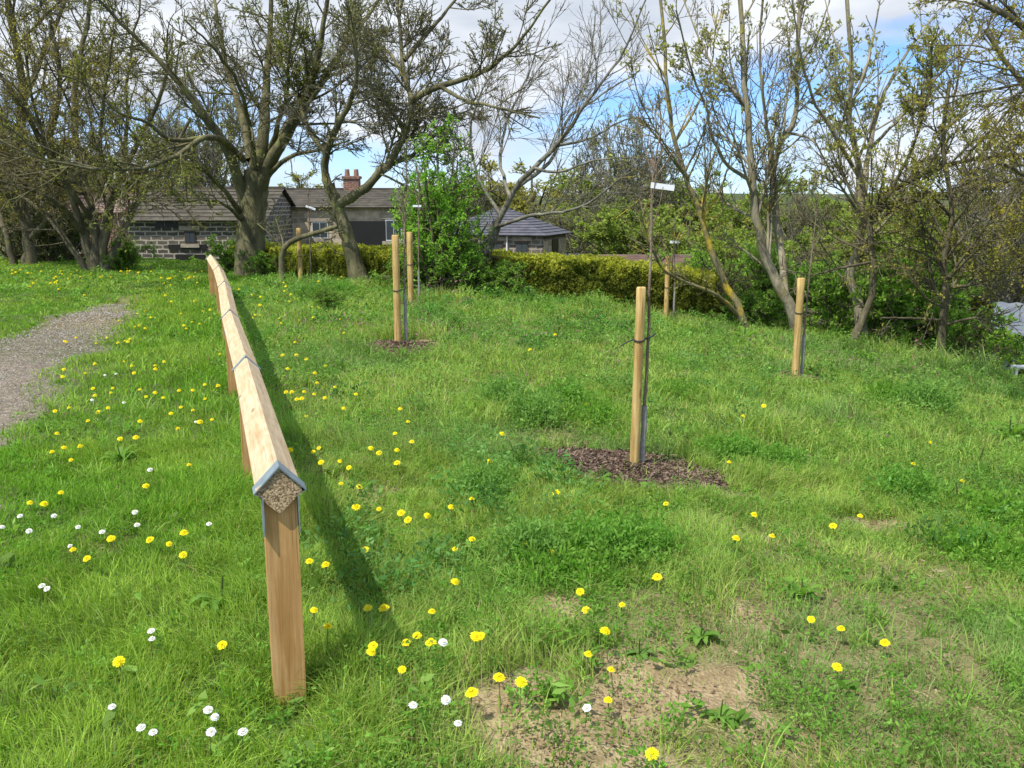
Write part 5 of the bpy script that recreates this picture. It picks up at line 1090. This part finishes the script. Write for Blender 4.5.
HM, FM, SM = [], [], []
for k in range(4):
    V, Fc, tri, C_ = flower_head(20 + k, .021, 4, (.95, .84, .03), (.92, .76, .015), (.90, .68, .01), 26, .006)
    HM.append(make_mesh('flower_head', V, [Fc, tri], 'petal', col=C_))
    st = stem_tube(.1, .0022, .01 * (k - 1.5), (.30, .36, .12)); SM.append(st.mesh('stem', 'foliage'))
    sv = np.concatenate(st.v); sq = np.concatenate(st.q)
    FM.append(make_mesh('dandelion', np.vstack([V * 1.0, sv]), [Fc, tri, sq + len(V)], 'petal', col=np.vstack([C_, np.tile((.16, .18, .05), (len(sv), 1))])))
DH, DS = [], []
for k in range(3):
    V, Fc, tri, C_ = flower_head(40 + k, .0135, 3, (.88, .88, .90), (.80, .78, .84), (.85, .80, .45), 16, .004); DH.append(make_mesh('flower_head', V, [Fc, tri], 'petal', col=C_)); DS.append(stem_tube(.06, .0011, .006, (.14, .17, .05)).mesh('stem', 'foliage'))
SPECIAL = {(61,494):'single dandelion nearest the path edge at the far left',(146,486):'lone dandelion in grass below the flat dock rosette',(189,466):'lone dandelion close left of the second fence post',(222,645):'dandelion beside the dock leaves left of the near post',(119,662):'dandelion low down in the lush grass at lower left',
 (310,573):'left one of two dandelions touching the near post',(326,571):'right one of two dandelions in the fence shadow by the near post',(314,611):'dandelion half way down the near post on its right',(328,628):'faded dandelion beside the lower near post',(402,669):'flattened dandelion at the end of the fence shadow',
 (586,404):'dandelion among the feathery weeds left of the nearest stake',(556,493):'dandelion just left of the big mulch circle',(666,504):'dandelion just below the big mulch circle',(729,463):'dandelion in the feathery weed right of the big mulch circle',(530,348):'left one of two far dandelions in the middle meadow',(555,337):'right one of two far dandelions in the middle meadow',
 (743,415):'left dandelion of a pair in purple weeds right of the sapling',(763,421):'right dandelion of a pair in purple weeds right of the sapling',(930,442):'bright dandelion alone in tall grass at the right',(913,467):'pale faded dandelion at the right',(962,482):'faint dandelion deep in weeds at the right',(652,754):'dandelion on bare soil at the bottom edge',
 (608,700):'large dandelion in the middle of the bare soil',(611,670):'dandelion directly above the large one on bare soil',(588,656):'small dandelion on the upper edge of the bare soil',(605,632):'bright dandelion above the bare soil, between green tufts',(885,643):'rightmost big dandelion at lower right',(841,629):'middle dandelion of three in a row at lower right',
 (811,620):'left dandelion of three in a row at lower right',(837,667):'dandelion below the row of three at lower right',(860,516):'dandelion on the thin brown patch at the right',(833,526):'dandelion left of the thin brown patch at the right',(772,539):'dandelion between the mulch and the lower right flowers',(736,537):'dandelion below right of the big mulch circle',
 (635,540):'dandelion above the green leafy mound',(657,578):'small dandelion over a dark gap in the grass',(472,693):'lowest dandelion left of the bare soil',(521,682):'right one of two dandelions at the left of the bare soil',(499,678):'left one of two dandelions at the left of the bare soil',(489,461):'lone dandelion left of the mulch among dry grass',(472,500):'small dandelion beside the upright leafy weed'}
for i, (x, y, h, p) in enumerate(DANDP):
    k = i % 4; z = Hz(x, y)
    fx = float(fence_x(y)); pd = float(polydist(np.array([x]), np.array([y]), PATH)[0])
    if y > 14: lab, gr = ('yellow dandelion in the flowery strip of grass before the trees', 'dandelions in the far strip below the trees') if p[0] < 210 else ('yellow dandelion in the patch below the thick forked trunk', 'dandelions below the thick forked trunk')
    elif x < fx: lab, gr = ('yellow dandelion in the grass between gravel path and fence', 'dandelions between the path and the fence')
    elif x < fx + 1.6 and y > 3.3: lab, gr = ('yellow dandelion in the band of flowers just right of the fence', 'dandelions right of the fence')
    else: lab, gr = ('yellow dandelion in the foreground meadow between the near post and the bare soil', 'dandelions in the foreground meadow')
    if p in SPECIAL: lab = SPECIAL[p]
    sc = rf.uniform(.68, 1.08) * (1.55 if y > 12 else 1)
    tilt = (rf.uniform(.1, .65), rf.uniform(-.3, .3), rf.uniform(0, 6.28))
    if y < 9:
        o = empty('dandelion', (x, y, z + h), lab, 'flower', gr); o.location = (x, y, z); hd = link('flower_head', HM[k], o, (0, 0, h)); hd.rotation_mode = 'ZYX'; hd.rotation_euler = tilt; hd.scale = (sc,) * 3; s_ = link('stem', SM[k], o, (0, 0, h)); s_.scale = (1, 1, max(1, h / .1))
    else:
        o = link('dandelion', FM[k], None, (x, y, z + h)); o['label'] = lab; o['category'] = 'flower'; o['group'] = gr; o.rotation_mode = 'ZYX'; o.rotation_euler = (tilt[0] * .7, tilt[1], tilt[2]); o.scale = (sc,) * 3
for i, (x, y, h, p) in enumerate(DAISYP):
    z = Hz(x, y)
    if p[1] > 690 and p[0] < 260: lab, gr = 'white daisy in the lush grass at the bottom left', 'daisies at the bottom left'
    elif p[0] > 400: lab, gr = 'white daisy near the bare soil at the bottom', 'daisies by the bare soil'
    else: lab, gr = 'small white daisy in the grass beside the gravel path', 'daisies beside the path'
    if p == (587, 708): lab = 'single white daisy next to the large dandelion on bare soil'
    if p == (112, 707): lab = 'white daisy on its own, leftmost in the lush foreground grass'
    if p == (243, 734): lab = 'white daisy nearest to the foot of the near post'
    o = empty('daisy', (x, y, z), lab, 'flower', gr); hd = link('flower_head', DH[i % 3], o, (0, 0, h)); hd.rotation_mode = 'ZYX'; hd.rotation_euler = (rf.uniform(.1, .7), rf.uniform(-.3, .3), rf.uniform(0, 6)); hd.scale = (rf.uniform(.9, 1.2),) * 3; link('stem', DS[i % 3], o, (0, 0, h))
# a tall yellow flower by the track
# ------------------------------------------------------------------ sky, sun, camera
world = bpy.data.worlds.new('World'); scene.world = world; world.use_nodes = True; nt = world.node_tree; nt.nodes.clear()
tip = W(400, 650, 2.86); 
SUN_EL = math.radians(59.5); SH = np.array([.70, .71]); SH /= np.linalg.norm(SH)      # direction the shadows fall
outw = nt.nodes.new('ShaderNodeOutputWorld'); bg = nt.nodes.new('ShaderNodeBackground'); nt.links.new(bg.outputs[0], outw.inputs[0])
sky = nt.nodes.new('ShaderNodeTexSky'); sky.sky_type = 'NISHITA'; sky.sun_disc = False; sky.sun_elevation = SUN_EL
sd = np.array([-SH[0], -SH[1]]); sky.sun_rotation = math.atan2(sd[0], sd[1]); sky.air_density = 1.2; sky.dust_density = 0.0; sky.ozone_density = 5.0
tc = nt.nodes.new('ShaderNodeTexCoord'); mp_ = nt.nodes.new('ShaderNodeMapping'); mp_.inputs['Scale'].default_value = (1, 1, 3.2); mp_.inputs['Location'].default_value = (5.3, 10.7, 15.4); nt.links.new(tc.outputs['Generated'], mp_.inputs[0])
cl = N(nt, 'ShaderNodeTexNoise', i_Scale=2.6, i_Detail=9, i_Roughness=.55, i_Distortion=.25); nt.links.new(mp_.outputs[0], cl.inputs['Vector'])
cl2 = N(nt, 'ShaderNodeTexNoise', i_Scale=5.5, i_Detail=6, i_Roughness=.5); nt.links.new(mp_.outputs[0], cl2.inputs['Vector'])
cover = ramp(nt, cl.outputs[0], [(.39, (0, 0, 0)), (.54, (1, 1, 1))])
sx_ = nt.nodes.new('ShaderNodeSeparateXYZ'); nt.links.new(tc.outputs['Generated'], sx_.inputs[0])
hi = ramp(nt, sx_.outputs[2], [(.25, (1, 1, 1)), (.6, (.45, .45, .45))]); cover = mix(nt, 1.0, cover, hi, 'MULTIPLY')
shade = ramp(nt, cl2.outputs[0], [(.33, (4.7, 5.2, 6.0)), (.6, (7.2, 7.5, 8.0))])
blue = mix(nt, 1.0, sky.outputs[0], ramp(nt, sx_.outputs[2], [(0.0, (.75, 1.05, 1.75)), (.2, (.75, 1.0, 1.45)), (.5, (.9, 1, 1.1))]), 'MULTIPLY'); shade = mix(nt, 1.0, shade, ramp(nt, sx_.outputs[2], [(.22, (1, 1, 1)), (.6, (1.9, 1.9, 1.9))]), 'MULTIPLY'); cm = mix(nt, cover, blue, shade); nt.links.new(cm, bg.inputs[0]); bg.inputs[1].default_value = .10  # clouds high above the view are made brighter to raise ambient light
sun = bpy.data.lights.new('sun', 'SUN'); sun.energy = 4.3; sun.angle = math.radians(.5); sun.color = (1, .95, .86); so = bpy.data.objects.new('sun', sun); COL.objects.link(so)
dirv = Vector((SH[0] * math.cos(SUN_EL), SH[1] * math.cos(SUN_EL), -math.sin(SUN_EL))); so.rotation_euler = dirv.to_track_quat('-Z', 'Y').to_euler()
cam = bpy.data.cameras.new('camera'); cam.sensor_width = 36; cam.lens = F_PX / 1024 * 36; cam.clip_end = 3000; cam.clip_start = .05
co = bpy.data.objects.new('camera', cam); COL.objects.link(co); co.location = (0, 0, CAMH); co.rotation_euler = (PI / 2 - PITCH, 0, 0); scene.camera = co
scene.view_settings.view_transform = 'Standard'; scene.view_settings.look = 'None'; scene.view_settings.gamma = 1; scene.view_settings.exposure = .45
scene.render.resolution_x = 1024; scene.render.resolution_y = 768
scene.cycles.max_bounces = 6; scene.cycles.transparent_max_bounces = 4
